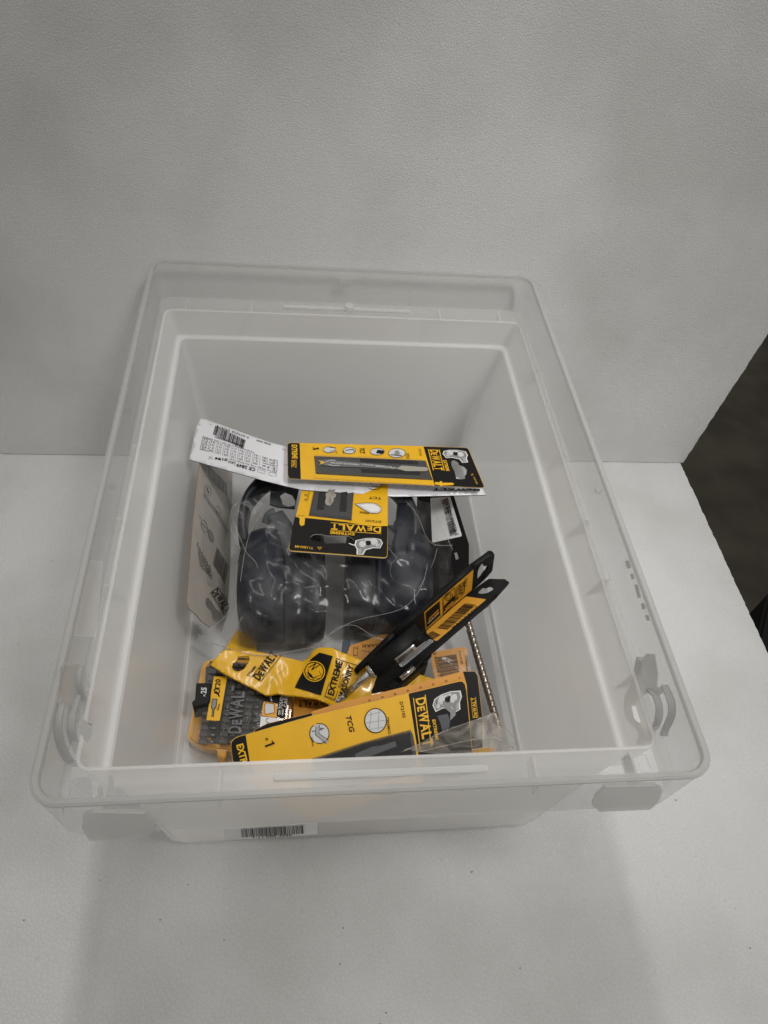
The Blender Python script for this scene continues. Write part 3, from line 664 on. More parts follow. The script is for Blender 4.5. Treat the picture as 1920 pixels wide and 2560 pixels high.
for k in range(6):
    p.text(['VKMO 24527PVR', '2 JMJ 26V MINE', 'DVC TWG PAE', '1 Buvant Craft 19', 'Naberth Vag Kred', 'DBR bhax PVK'][k] if False else ['for masonry', 'and concrete', 'percussion use', 'rotary hammer', 'wear goggles', 'keep dry'][k], (112+k*22, 1245+k*42), (145+k*20, 1470+k*22), (130+k*22, 1235+k*42), BLK, bold=0)
p.bars((285, 1285), (275, 1440), (400, 1450), BLK, 26, seed=4) if False else p.bars((300, 1280), (410, 1460), (262, 1440), BLK, 22, seed=4)
logo(p, (250, 1690), (375, 1895), (300, 1655), BLK); p.text('CT', (345, 1722), (385, 1790), (360, 1700), GRY, bold=.02)
for k in range(7): p.line([(385+k*9, 760+k*22), (395+k*4, 850+k*18)], 5, GRY, 2)
p.done(lw)
bl = Surf(world=[lg.at(540, 1200, .004), lg.at(530, 1450, .004), lg.at(575, 1300, .006)])
sheet('blister', bl, M(c1, (205, 540), (400, 560), (438, 900), (420, 1500), (385, 1700), (220, 1640), (165, 1300), (190, 900)), [CLEAR], lw, th=0)

# black card with barcode label against the right wall
rb = Surf([(1076, 1240, .060), (1132, 1242, .072), (1173, 1416, .062)])
rw = thing('black_card', 'black card with white barcode label standing behind the bag at the right wall', 'card', centre(rb, [(1076, 1240), (1173, 1416)]))
sheet('card', rb, M(c3, (1180, -40), (1390, -40), (1495, 295), (1495, 430), (1400, 512), (1300, 640), (1150, 640)), [BLKC, EDGE, BLKC], rw, holes=[M(c3, (1405, 348), (1420, 343), (1433, 382), (1415, 388))])
sheet('label', rb.shifted(.0004), rounded(M(c3, (1258, 12), (1380, 5), (1452, 245), (1270, 285)), 4), [WHT], rw, th=.0002)
p = Print(rb.shifted(.0005), c3); p.bars((1322, 60), (1372, 250), (1362, 50), BLK, 0) if False else None
p.bars((1330, 30), (1382, 250), (1368, 12), BLK, 34, seed=9); p.text('5 035048 077726', (1432, 236), (1372, 40), (1412, 244), BLK, bold=.0)
p.line(rounded([(1320, 18), (1360, 12), (1365, 40), (1330, 46)], 3), 3, ORGP, 2, True); p.done(rw)

# ---------------------------------------------------------------- ear defenders
ed = thing('ear_defenders', 'navy black ear defenders packed in the clear bag at the middle of the box', 'ear defenders', U(840, 1480, .01))
def lathe_x(name, cx, cyp, cz, prof, ry, rz, m, parent, seg=44, tilt=0):
    V = []; F = []
    ct, st = math.cos(tilt), math.sin(tilt)
    for x, r in prof:
        for k in range(seg):
            a = 2*math.pi*k/seg; e = .86
            cy_, sz_ = math.copysign(abs(math.cos(a))**e, math.cos(a)), math.copysign(abs(math.sin(a))**e, math.sin(a))
            lx, ly = x, cy_*ry*r; V.append((cx+lx*ct-ly*st, cyp+lx*st+ly*ct, cz+sz_*rz*r))
    n = len(prof)
    for i in range(n-1):
        for k in range(seg): F.append([i*seg+k, i*seg+(k+1) % seg, (i+1)*seg+(k+1) % seg, (i+1)*seg+k])
    F += [list(reversed(range(seg))), [(n-1)*seg+k for k in range(seg)]]
    me = mesh(name, V, F); bm = bmesh.new(); bm.from_mesh(me); bmesh.ops.recalc_face_normals(bm, faces=bm.faces); bm.to_mesh(me); bm.free()
    return link(name, me, m, parent, smooth=True)
cl = U(704, 1493, .046)+Vector((0, .014, 0)); xl = U(593, 1493, .046).x; x1 = U(711, 1493, .070).x; x2 = U(765, 1493, .078).x; x3 = U(814, 1493, .070).x
dome = [(0, .30), (.0008, .50), (.003, .70), (.007, .84), (.013, .94), (.020, .985), (.026, 1)]
pr = [(xl+a-cl.x, r) for a, r in dome]+[(x1-.001-cl.x, 1.0), (x1-.0004-cl.x, .975)]
cups = [lathe_x('ear_cup', cl.x, cl.y, cl.z+.002, pr, .059, .041, CUP, ed)]
cups.append(lathe_x('cushion', cl.x, cl.y, cl.z+.002, [(x1+.0002-cl.x, .96), (x1+.001-cl.x, 1.005), (x2-.001-cl.x, 1.015), (x2-.0003-cl.x, .99), (x2+.0003-cl.x, .99), (x2+.001-cl.x, 1.02), (x3-.006-cl.x, 1.0), (x3-.001-cl.x, .93), (x3-cl.x, .82)], .059, .041, CUSH, ed))
cr = U(970, 1475, .044)+Vector((0, .014, 0)); a0 = U(869, 1475, .060).x; a1 = U(945, 1475, .076).x; a2 = U(957, 1475, .076).x; a3 = U(1078, 1475, .040).x
cups.append(lathe_x('cushion', cr.x, cr.y, cr.z, [(a0-cr.x, .80), (a0+.001-cr.x, .92), (a0+.006-cr.x, 1.0), (a1-.001-cr.x, 1.0), (a1-cr.x, .97)], .058, .040, CUSH, ed, tilt=-.06))
pr = [(a1+.0002-cr.x, .97), (a1+.001-cr.x, 1.0), (a2-cr.x, 1.0), (a2+.0005-cr.x, .975), (a2+.001-cr.x, 1.0)]+[(a3-a-cr.x, r) for a, r in reversed(dome)]
cups.append(lathe_x('ear_cup', cr.x, cr.y, cr.z, pr, .058, .040, CUP, ed, tilt=-.06))
cups.append(strap('headband', [U(615, 1380, .055), U(608, 1310, .072), U(630, 1240, .078), U(700, 1190, .082), U(840, 1180, .084), U(970, 1210, .082), U(1030, 1290, .074), U(1030, 1380, .06)], (0, 0, 1), .014, .0050, CUSH, ed))
cups.append(strap('yoke', [U(688, 1285, .088), U(712, 1320, .090), U(728, 1365, .089), U(735, 1400, .086)], (1, .3, 0), .0085, .0022, GPL, ed))
cups.append(strap('yoke', [U(668, 1310, .080), U(676, 1290, .086), U(690, 1282, .088)], (1, -.3, 0), .006, .002, GPL, ed))
cups.append(strap('yoke', [U(1012, 1262, .084), U(1008, 1310, .086), U(1000, 1370, .084), U(1005, 1400, .08)], (1, 0, 0), .008, .0025, CUP, ed))
cyl('yoke_pin', U(994, 1310, .0865), U(994, 1310, .0900), .0042, .0036, CUP, ed)
cups.append(cyl('yoke_button', U(960, 1345, .083), U(960, 1345, .087), .012, .010, GPL, ed, 6))
# grey wrapped part seen between the headband arms
s_ = Surf([(680, 1200, .080), (745, 1200, .080), (700, 1270, .078)])
sheet('tag', s_, M(c1, (800, 700), (1060, 740), (1020, 920), (860, 905), (790, 880)), [GPL], ed, holes=[M(c1, (880, 800), (930, 765), (995, 790), (1030, 850), (1020, 900), (960, 910), (910, 890), (900, 850))], th=.003)

# ---------------------------------------------------------------- clear bag draped over the ear defenders
allV = []; allF = []
def collect(o):
    b = len(allV); me = o.data; off = Vector((0, 0, 0)); allV.extend([v.co.copy() for v in me.vertices]); allF.extend([[b+i for i in p.vertices] for p in me.polygons])
for o in cups: collect(o)
bvh = BVHTree.FromPolygons(allV, allF)
def drape(name, outline, base, parent, mt, step=7, wr=.0022, seed=0, blur=5, lift=.002, bv=None, holes=()):
    ol = refine(outline, step); xs = [p[0] for p in ol]; ys = [p[1] for p in ol]; x0, y0 = min(xs)-step*3, min(ys)-step*3
    nx = int((max(xs)-x0)/step)+5; ny = int((max(ys)-y0)/step)+5; Z = np.zeros((ny, nx)); H = np.full((ny, nx), -1.)
    for j in range(ny):
        for i in range(nx):
            x, y = x0+i*step, y0+j*step; zb = base(x, y); Z[j, i] = zb
            if bv:
                d = ray(x, y).normalized(); h = bv.ray_cast(CAM, d)
                if h[0] is not None: H[j, i] = h[0].z+lift; Z[j, i] = max(zb, h[0].z+lift)
    for _ in range(4):
        Ph = np.pad(H, 1, constant_values=-1); H = np.max([Ph[a:a+ny, b:b+nx] for a in range(3) for b in range(3)], axis=0)
    Z = np.maximum(Z, H); Zs = Z.copy()
    for _ in range(blur):
        Pz = np.pad(Zs, 1, mode='edge'); Zs = (Pz[:-2, 1:-1]+Pz[2:, 1:-1]+Pz[1:-1, :-2]+Pz[1:-1, 2:]+4*Pz[1:-1, 1:-1])/8
        Zs = np.maximum(Zs, H)
    def zf(x, y):
        fx, fy = (x-x0)/step, (y-y0)/step; i, j = int(fx), int(fy); i = min(max(i, 0), nx-2); j = min(max(j, 0), ny-2); u, v = fx-i, fy-j
        z = (Zs[j, i]*(1-u)+Zs[j, i+1]*u)*(1-v)+(Zs[j+1, i]*(1-u)+Zs[j+1, i+1]*u)*v
        q = Vector((x/85+seed, y/70, 0)); q2 = Vector((x/30+seed, y/38, 3)); q3 = Vector(((x+y)/120., (x-y)/75., 7+seed))
        a = 1-abs(noise.noise(q))*2.2; b = 1-abs(noise.noise(q2))*2.2; c = 1-abs(noise.noise(q3))*2.6
        return z + wr*(max(0, a)**1.5*.8+.12*noise.noise(q2)+.5*noise.noise(q3*1.7)+max(0, c)**2*.8)
    vs, fs = tri2d(outline, holes, step)
    V = [U(x, y, zf(x, y)) for x, y in vs]
    for f in fs:
        if (V[f[1]]-V[f[0]]).cross(V[f[2]]-V[f[0]]).dot(CAM-V[f[0]]) < 0: f.reverse()
    return link(name, mesh(name, V, fs), mt, parent, smooth=True)
bag_o = M(c3, (128, 20), (60, 60), (38, 130), (40, 200), (75, 290), (110, 340), (75, 420), (60, 560), (62, 690)) + M(c1, (400, 1905), (160, 2110)) + M(c4, (170, 140), (300, 175), (440, 232), (560, 262), (700, 290), (860, 290), (1010, 262), (1200, 222), (1290, 190), (1400, 140)) + M(c5, (90, 120), (200, 165), (290, 110), (370, 80), (440, 100), (520, 160)) + M(c3, (1010, 900), (1060, 870), (1180, 800), (1330, 690), (1420, 560), (1400, 480), (1385, 380), (1400, 260), (1340, 130), (1300, 70), (1260, 40), (1180, 25), (1110, 15), (1000, 40), (900, 20), (600, -40), (300, -30))
def bag_base(x, y):
    t = min(1, max(0, (y-1230)/380.)); e = .078*(1-t)+.045*t
    if x < 580: e -= .012*min(1, (580-x)/60.)
    if x > 1090: e -= .015*min(1, (x-1090)/80.)
    return e
bg = thing('plastic_bag', 'crumpled clear plastic bag wrapped round the ear defenders', 'plastic bag', U(840, 1480, .005))
drape('film', bag_o, bag_base, bg, FILM, step=6, wr=.0019, bv=bvh, blur=60)
for k_, seg in enumerate(((0, 9), (9, 17), (43, 58))):
    pts_ = bag_o[seg[0]:seg[1]]
    strap('film_edge', [U(x, y, bag_base(x, y)+.0015) for x, y in pts_], (0, -.3, 1), .0010, .0003, FOLD, bg, 2)
for pl_ in (M(c3, (45, 120), (130, 330), (190, 400), (205, 440)), M(c3, (250, 80), (170, 200), (130, 330), (100, 520)), M(c3, (1110, 30), (1180, 120), (1240, 260), (1300, 300), (1395, 300)), M(c3, (1260, 60), (1330, 190), (1395, 330)), M(c3, (1240, 420), (1200, 560), (1080, 690), (800, 760), (640, 850)), M(c3, (1300, 320), (1270, 420), (1190, 560)), M(c3, (0, 905), (90, 780), (110, 740)), M(c3, (640, 850), (700, 800), (800, 790), (900, 850), (980, 880))):
    strap('crease', [U(x, y, max(bag_base(x, y), (bvh.ray_cast(CAM, ray(x, y).normalized())[0] or Vector((0, 0, 0))).z)+.0045) for x, y in pl_], (0, -.3, 1), .0007, .0003, FOLD, bg, 4)
ledge = [(x, y) for x, y in bag_o]
hem = [U(x, y, bag_base(x, y)+.002) for x, y in M(c4, (165, 100), (300, 170), (440, 225), (560, 258), (700, 285), (860, 285), (1010, 258), (1200, 218), (1290, 186), (1400, 136))]
cu = [tuple(v) for v in hem]
strap('hem', hem, (0, -.3, 1), .0026, .0003, FOLD, bg)
# second film round the orange barcode card
b2 = thing('plastic_bag', 'thin clear plastic sleeve round the orange barcode card at the right wall', 'plastic bag', U(1120, 1640, .02))
drape('film', [(1040, 1590), (1100, 1575), (1157, 1563), (1183, 1577), (1184, 1610), (1176, 1640), (1178, 1690), (1120, 1700), (1075, 1705), (1050, 1650)], lambda x, y: .050, b2, FILM, step=6, wr=.003, seed=5)

# ---------------------------------------------------------------- white leaflet of the ear defenders
wc = Surf([(501, 1044, .104), (472, 1149, .098), (600, 1085, .112), (600, 1182, .106), (718, 1118, .116), (758, 1223, .108), (905, 1236, .106), (960, 1150, .108), (1216, 1238, .100), (1208, 1190, .103)])
wo = thing('leaflet', 'curved white leaflet with attenuation table and barcode lying across the back of the pile', 'leaflet', U(800, 1180, .09))
wpoly = M(c1, (45, 475), (70, 370), (105, 200), (148, 95), (175, 95), (330, 150), (560, 235), (800, 318), (950, 358)) + M(c2, (200, 130), (700, 150), (1200, 250), (1500, 400), (1560, 415), (1587, 467), (900, 480), (700, 462), (232, 430)) + M(c1, (930, 720), (700, 660), (400, 575))
LW = mat('leaflet_paper', (.64, .635, .655), .38, coat=.2)
sheet('leaf', wc, wpoly, [LW, BLKC, BLKC], wo, step=14, th=.0011, smooth=True)
p = Print(wc, c1, .0003)
p.bars((292, 165), (572, 300), (270, 245), BLK, 36, seed=12); p.text('0 674326 290678', (600, 268), (305, 160), (597, 288), BLK, bold=.0)
p.text('EN352 CE8762', (262, 155), (240, 150), (262, 165), GRY, bold=0)
for k, t in enumerate(('PREMIUM EAR DEFENDER', 'DPG17 EN352-1 EU')): p.text(t, (545-k*30, 350-k*14), (285+k*20, 262+k*6), (542-k*30, 362-k*14), BLK, bold=0)
p.text('EAR DEF', (800, 333), (668, 292), (797, 345), BLK, bold=.02)
TB = [(862, 488), (858, 585), (150, 382), (175, 275)]
p.line(TB, 3, BLK, 2, True)
def tb(u, v):
    a, b, c, d = [Vector(q) for q in TB]; return (a*(1-u)+d*u)*(1-v)+(b*(1-u)+c*u)*v
for k in range(1, 4): p.line([tb(0, k/4), tb(1, k/4)], 2, BLK)
for k in range(8): p.line([tb(.23+k*.096, 0), tb(.23+k*.096, 1)], 2, BLK)
for r in range(4):
    for k in range(8): p.text(['31.4', '24.1', '7.3', '125'][r] if k % 2 else ['18.2', '26.9', '3.1', '500'][r], tb(.23+k*.096+.025, r/4+.04), tb(.23+k*.096+.080, r/4+.04), tb(.23+k*.096+.025, r/4+.20), BLK, bold=.0)
    p.text(['SNR (dB)', 'APV (dB)', 'Std.dev.', 'Hz'][r], tb(.03, r/4+.05), tb(.2, r/4+.05), tb(.03, r/4+.2), BLK, bold=0)
p.text('ATTENUATION DATA', (840, 600-30), (630, 507), (838, 586-2), BLK, bold=.01) if False else None
p.text('Tested according to EN 352-1:2002 Standard', (650, 408), (180, 262), (648, 420), BLK, bold=0)
p.text('Nominal Weight 279g, Size Range: Large', (855, 592), (420, 468), (852, 604), BLK, bold=0)
p.text('0194', (405, 470), (290, 455), (400, 492), BLK, bold=.03); p.text('UKCA', (470, 500), (408, 488), (466, 520), BLK, bold=.02); p.line([(478, 495), (468, 535)], 3, BLK)
p.text('CE 2849', (662, 560), (490, 512), (655, 588), BLK, bold=.02)
p.line(rounded([(680, 565), (750, 585), (748, 610), (678, 590)], 5), 2, BLK, 2, True); p.ring((815, 612), 40, 15, 2, BLK, rot=.2)
p.line([(225, 445), (265, 475)], 2, BLK); p.line([(265, 445), (225, 475)], 2, BLK)
for k in range(2): p.line([(905+k*15, 380+k*140), (960, 400+k*130)], 2, BLK)
p.done(wo); p = Print(wc, c2, .0003); logo(p, (1540, 424), (1190, 416), (1540, 440), BLK, lines=False); p.line([(1195, 435), (1535, 430)], 5, BLK)
p.done(wo)

# ---------------------------------------------------------------- two upper jigsaw blade cards
def jigsaw(p, T, mt, glow=True):
    """little photo of a jigsaw: T maps unit square to card pixels"""
    if glow: p.poly([T(*q) for q in ((.02, .35), (.08, .12), (.30, .02), (.60, .0), (.95, .10), (1.0, .40), (.93, .62), (.95, .95), (.72, 1.0), (.62, .72), (.35, .62), (.12, .66))], WHT, 2)
    p.poly([T(*q) for q in ((.05, .33), (.11, .15), (.31, .05), (.60, .04), (.91, .13), (.96, .40), (.89, .62), (.90, .92), (.75, .95), (.65, .68), (.36, .58), (.14, .62))], GRY, 3)
    for q, rx, c in (((.32, .25), .12, LGR), ((.52, .30), .10, BLK), ((.72, .35), .12, LGR), ((.22, .45), .07, LGR)):
        a = T(*q); b = T(q[0]+rx, q[1]); d = T(q[0], q[1]+rx*1.6); p.poly([tuple(Vector(a)+(Vector(b)-Vector(a))*math.cos(k*.524)+(Vector(d)-Vector(a))*math.sin(k*.524)) for k in range(12)], c, 4)
    p.poly([T(.40, .08), T(.62, .08), T(.66, .18), T(.42, .20)], LGR, 4); p.poly([T(.78, .60), T(.88, .62), T(.89, .88), T(.78, .90)], MGR, 4)
    for k in range(5): p.line([T(.08+.05*k, .20+.03*k), T(.16+.05*k, .52)], 3, BLK if k % 2 else LGR, 4)
def ruler(p, a, b, up, mt, n=60, num=True):
    a, b, up = Vector(a), Vector(b), Vector(up)
    p.line([a, b], .8, mt)
    for i in range(n+1):
        q = a+(b-a)*i/n; p.line([q, q+up*(1 if i % 10 == 0 else .7 if i % 5 == 0 else .45)], .9, mt)

s1 = Surf([(761, 1198, .1065), (969, 1212, .1055), (720, 1377, .1080)])
k1 = thing('blade_card', 'short blade card lying upside down on the bag beneath the long yellow card', 'blade card', centre(s1, M(c2, (240, 340), (850, 935))))
hole = rounded(M(c2, (283, 775), (310, 756), (365, 756), (400, 766), (565, 768), (608, 795), (608, 812), (570, 822), (405, 826), (395, 818), (310, 808), (286, 795)), 4)
sheet('card', s1, rounded(M(c2, (245, 330), (858, 372), (856, 935), (118, 880)), 11, only=(2, 3)), CARD, k1, holes=[hole], th=.0011)
sheet('black_panel', s1.shifted(.00012), rounded(M(c2, (168, 628), (540, 665), (690, 690), (856, 697), (853, 930), (123, 876)), 9, only=(4, 5)), [BLK], k1, holes=[hole], th=.0001)
p = Print(s1, c2, .0003)
logo(p, (810, 708), (435, 682), (808, 750), YELP); p.text('EXTREME', (610, 751), (430, 738), (609, 770), YELP, bold=.03)
p.text('T118AHM', (306, 855), (172, 842), (304, 872), YELP, bold=.01); p.line([(338, 855), (368, 857), (352, 873)], 2.5, YELP, 2, True)
p.text('DT2101', (808, 660), (695, 652), (807, 676), BLK, bold=.01); p.text('TCT', (812, 485), (718, 480), (811, 502), BLK, bold=.01)
p.poly([(192, 622), (205, 622), (208, 604), (220, 606), (218, 622), (236, 625), (238, 605), (248, 607), (246, 632), (240, 690), (216, 700), (203, 680), (205, 640), (192, 636)], YELP, 2)
p.line([(192, 622), (240, 626)], 4, BLK, 2)
T = lambda u, v: (822-u*215+v*8, 782+v*122+u*12)
jigsaw(p, T, LGR)
p.line([(655, 838), (600, 840), (570, 828)], 6, WHT, 3)
p.poly([(612, 535), (700, 528), (760, 530), (808, 560), (808, 590), (780, 606), (730, 604), (680, 580)], LGR, 2); p.poly([(650, 548), (700, 536), (750, 540), (795, 562), (790, 590), (740, 596), (690, 572)], WHT, 3)
p.line([(612, 535), (700, 528), (760, 530), (808, 560), (808, 590), (780, 606), (730, 604), (680, 580)], 2.5, BLK, 3, True); p.text('INOX', (718, 600), (648, 590), (716, 612), BLK, 4, bold=.03)
p.ring((757, 400), 55, 28, 4, BLK); p.line([(740, 405), (790, 408)], 4, BLK)
ruler(p, (266, 508), (290, 380), (-22, -3), BLK, 30)
for k, t in enumerate(('76', '70', '65', '60')): p.text(t, (262, 500-k*36), (240, 498-k*36), (260, 512-k*36), BLK, bold=.0)
p.done(k1)
def blister(parent, surf, poly, h, tray=True, grooves=(), cfn=c2):
    P = [surf.at(*cfn(*q), .0004) for q in poly]; n = len(P); c = sum(P, Vector())/n; bm = bmesh.new()
    t = [bm.verts.new(c+(q-c)*.965+surf.n*h) for q in P]; b = [bm.verts.new(q) for q in P]
    bm.faces.new(t)
    for i in range(n): bm.faces.new([t[i], b[i], b[(i+1) % n], t[(i+1) % n]])
    bmesh.ops.recalc_face_normals(bm, faces=bm.faces); bmesh.ops.bevel(bm, geom=[e for e in bm.edges if not e.is_boundary], offset=.0007, segments=2, affect='EDGES')
    o = link('blister', bm_mesh('blister', bm), CLEAR, parent)
    if tray: sheet('blister_tray', surf.shifted(.0006), [cfn(*q) for q in poly], [BLI], parent, th=.0003)
    for g in grooves:
        sheet('groove', surf.shifted(.0009), rounded([cfn(*q) for q in g], 2), [BLK], parent, th=.0002)
    return o
blister(k1, s1, [(322, 380), (612, 392), (590, 655), (272, 618)], .0028, grooves=(((355, 395), (405, 395), (385, 575), (330, 572)), ((515, 398), (560, 400), (552, 590), (497, 585))))
bs = s1.shifted(.0015)
bl_ = sheet('blade', bs, M(c2, (425, 380), (478, 385), (486, 400), (462, 440), (462, 455), (474, 458), (472, 480), (460, 484), (456, 510), (430, 545), (405, 540), (393, 520), (402, 478), (396, 472), (400, 452), (412, 450), (418, 410)), [BSTL], k1, th=.0010)
p = Print(bs, c2, .0001); p.text('723-1', (418, 528), (424, 485), (434, 530), BLK, bold=0); p.text('TCT', (438, 470), (442, 445), (450, 472), BLK, bold=0); p.line([(436, 395), (430, 420), (445, 440)], 5, LGR); p.text('D', (455, 400), (480, 402), (456, 388), LGR, bold=.03); p.done(bl_, 'blade_printing')

s2 = Surf([(719, 1110, .1245), (1173, 1120, .1190), (720, 1195, .1200)])
k2 = thing('blade_card', 'long yellow jigsaw blade card with black ends lying across the top of the pile', 'blade card', centre(s2, M(c2, (115, 90), (1575, 410))))
ring_h = M(c2, (1328, 240), (1330, 215), (1350, 208), (1378, 225), (1385, 245), (1420, 255), (1445, 280), (1440, 310), (1428, 325), (1430, 345), (1400, 350), (1365, 345), (1352, 290), (1335, 262))
co2 = rounded(M(c2, (113, 88), (135, 79), (1120, 105), (1452, 116), (1576, 408), (1555, 414), (130, 345), (116, 325)), 7, only=(3, 4))
sheet('card', s2, co2, CARD, k2, holes=[ring_h], th=.0010)
sheet('black_panel', s2.shifted(.00012), rounded(M(c2, (115, 88), (135, 81), (205, 83), (214, 348), (131, 343), (118, 323)), 2), [BLK], k2, th=.0001)
sheet('black_panel', s2.shifted(.00012), rounded(M(c2, (1122, 107), (1450, 117), (1573, 407), (1553, 412), (1205, 396)), 7, only=(1, 2)), [BLK], k2, holes=[ring_h], th=.0001)
p = Print(s2, c2, .0003)
p.text('EXTREME', (147, 97), (150, 200), (185, 98), YELP, bold=.035); logo(p, (150, 210), (150, 265), (176, 210), YELP); p.text('x', (302, 110), (303, 122), (314, 110), BLK, bold=.01); p.line([(306, 129), (345, 124)], 9, BLK, 3); p.line([(343, 126), (334, 119)], 6, BLK, 3)
for c_, rx, ry in (((425, 133), 45, 22), ((573, 139), 46, 24), ((780, 147), 52, 25), ((925, 158), 62, 34)):
    p.disc(c_, rx, ry, LGR, 1); p.ring(c_, rx, ry, 3, BLK)
p.line([(425, 118), (470, 118)], 3, BLK, 3); p.line([(430, 145), (460, 140)], 3, BLK, 3); p.line([(545, 140), (600, 130), (610, 150)], 5, BLK, 3); p.poly([(780, 135), (830, 140), (825, 165), (770, 160)], BLK, 3)
p.poly([(905, 150), (930, 135), (950, 165), (915, 180)], GRY, 3); p.line([(880, 170), (960, 180)], 6, BLK, 3); p.line([(950, 140), (975, 165)], 5, WHT, 3)
p.text('TCT', (648, 120), (652, 162), (684, 120), BLK, bold=.02); p.text('DT2103', (1086, 128), (1094, 177), (1102, 128), BLK, bold=0)
for t, x in (('FIBRE &', 1000), ('PLASTER', 985)): p.text(t, (x, 160), (x+8, 200), (x+12, 160), BLK, bold=0)
p.text('2mm', (470, 140), (474, 165), (482, 140), BLK, bold=0); p.text('3mm', (522, 140), (526, 162), (534, 140), BLK, bold=0)
logo(p, (1168, 132), (1205, 285), (1228, 134), YELP); p.text('EXTREME', (1265, 212), (1290, 292), (1290, 212), YELP, bold=.03)
p.text('T141HM', (1485, 335), (1512, 388), (1498, 334), YELP, bold=0); p.line([(1472, 322), (1490, 322), (1484, 310)], 2, YELP, 2, True)
p.poly([(1205, 372), (1240, 376), (1242, 366), (1258, 368), (1258, 378), (1335, 378), (1350, 388), (1335, 396), (1262, 398), (1260, 405), (1244, 403), (1242, 396), (1205, 390)], YELP, 2)
T = lambda u, v: (1252+u*190+v*20, 132+v*95+u*5)
jigsaw(p, T, LGR)
ruler(p, (318, 345), (1180, 400), (2, -16), BLK, 110)
for k in range(10): p.text(str(10*(k+1)), (408+k*84, 361+k*5.0), (390+k*84, 360+k*5.0), (407+k*84, 370+k*5.0), BLK, bold=0)
p.done(k2)
blister(k2, s2, [(312, 178), (640, 190), (1140, 212), (1190, 355), (700, 330), (325, 308)], .0030, grooves=(((650, 198), (1075, 214), (1086, 240), (655, 222)), ((658, 272), (1090, 292), (1102, 320), (664, 300))))
bs = s2.shifted(.0018)
bl_ = sheet('blade', bs, M(c2, (350, 212), (400, 205), (700, 232), (935, 258), (960, 248), (1150, 262), (1160, 280), (1140, 290), (985, 288), (975, 280), (700, 262), (410, 250), (372, 240)), [mat('blade_grey', (.12, .12, .115), .4, metal=.4)], k2, th=.0010)
sheet('blade_shank', bs.shifted(.0002), M(c2, (925, 270), (960, 248), (1150, 262), (1160, 280), (1140, 290), (985, 288)), [BSTL], bl_, th=.0002)
p = Print(bs, c2, .0001, .00005); p.text('EXTREME', (888, 257), (765, 246), (887, 268), LGR, bold=.03); p.text('DEWALT', (755, 243), (665, 236), (754, 252), LGR, bold=.02)
p.text('FIBRE/PLASTER', (645, 238), (430, 222), (644, 248), LGR, bold=.02); p.poly([(342, 210), (375, 218), (395, 226), (372, 236), (350, 244), (362, 228)], YELP, 2); p.line([(400, 222), (430, 208), (470, 210)], 4, LGR); p.line([(420, 240), (450, 252), (500, 248)], 4, LGR)
p.poly([(880, 268), (925, 258), (900, 275)], BSTL, 2); p.done(bl_, 'blade_printing')

# ---------------------------------------------------------------- yellow masonry pouch
pz = Surf([(525, 1661, .046), (558, 1626, .050), (664, 1736, .042), (760, 1650, .043), (715, 1700, .040), (721, 1739, .046), (800, 1618, .060), (830, 1617, .061), (913, 1651, .058), (789, 1747, .047), (830, 1762, .044), (930, 1740, .048), (1080, 1698, .040), (830, 1680, .060)], smooth=.02)
po = thing('drill_pouch', 'crinkled yellow vinyl drill pouch with round black emblem and EXTREME MASONRY lettering', 'pouch', U(780, 1690, .035))
ppoly = M(c4, (275, 375), (400, 240), (640, 245), (900, 290), (1130, 345), (1180, 310), (1235, 240), (1290, 215), (1400, 220), (1659, 330), (1705, 345)) + [(1000, 1672), (1083, 1696), (1060, 1760), (900, 1775), (832, 1765)] + M(c4, (1390, 752), (1330, 722), (1250, 692), (1100, 668), (1000, 655), (880, 640), (790, 652), (700, 610), (560, 540), (400, 455))
ph = M(c4, (520, 345), (490, 365), (480, 390), (488, 420), (515, 437), (550, 437), (585, 420), (605, 395), (640, 335), (640, 300), (540, 300))
wrk = lambda x, y: .0007*(1-abs(noise.noise(Vector((x/30, y/55, 2))))*3)+.0003*noise.noise(Vector((x/9, y/9, 5)))
sheet('pouch', pz, ppoly, [YELG, YELG, YELG], po, holes=[ph], step=8, th=.0022, smooth=True, bump=wrk)
p = Print(pz, c4, .0011, .0001)
p.poly([(1290, 265), (1410, 300), (1300, 658), (1060, 592), (1095, 520), (1140, 440), (1220, 320)], BLK, 1, step=20)
p.ring((1243, 440), 97, 92, 9, YELP, 3); p.disc((1243, 440), 82, 78, YELP, 2)
p.line([(1190, 410), (1262, 365), (1220, 430), (1300, 378)], 9, BLK, 4); p.line([(1175, 450), (1190, 490), (1235, 500), (1310, 470), (1290, 440)], 5, BLK, 4); p.line([(1200, 470), (1185, 420)], 5, BLK, 4); p.line([(1240, 520), (1205, 475)], 5, BLK, 4); p.line([(1235, 500), (1300, 505)], 5, BLK, 4)
p.poly([(700, 532), (655, 494), (665, 486), (710, 522)], BLK, 2) if False else None
logo(p, (730, 530), (905, 285), (668, 486), BLK, lines=False); p.line([(742, 540), (935, 290)], 5, BLK, 3); p.line([(657, 494), (820, 295)], 5, BLK, 3)
p.text('DT6680', (636, 485), (706, 400), (614, 474), BLK, bold=.02)
p.line([(1445, 322), (1540, 358), (1425, 705), (1335, 668)], 5, BLK, 3, True); p.line([(1540, 358), (1640, 385), (1610, 440)], 5, BLK, 3); p.line([(1428, 690), (1350, 664)], 4, BLK, 3)
p.text('EXTREME', (1415, 662), (1498, 355), (1362, 645), BLK, bold=.03); p.text('MASONRY', (1506, 680), (1600, 392), (1460, 660), BLK, bold=.03)
p.line([(1460, 580), (1485, 470), (1530, 455), (1500, 590)], 3, BLK, 3, True); p.text('DEWALT', (1490, 580), (1524, 470), (1467, 575), BLK, bold=.0)
p.poly([(1640, 470), (1590, 590), (1600, 520)], YELP, 4)
p.line([(780, 590), (985, 395)], 1.5, GRY); p.line([(800, 575), (960, 420)], 1.2, GRY)
p.done(po)

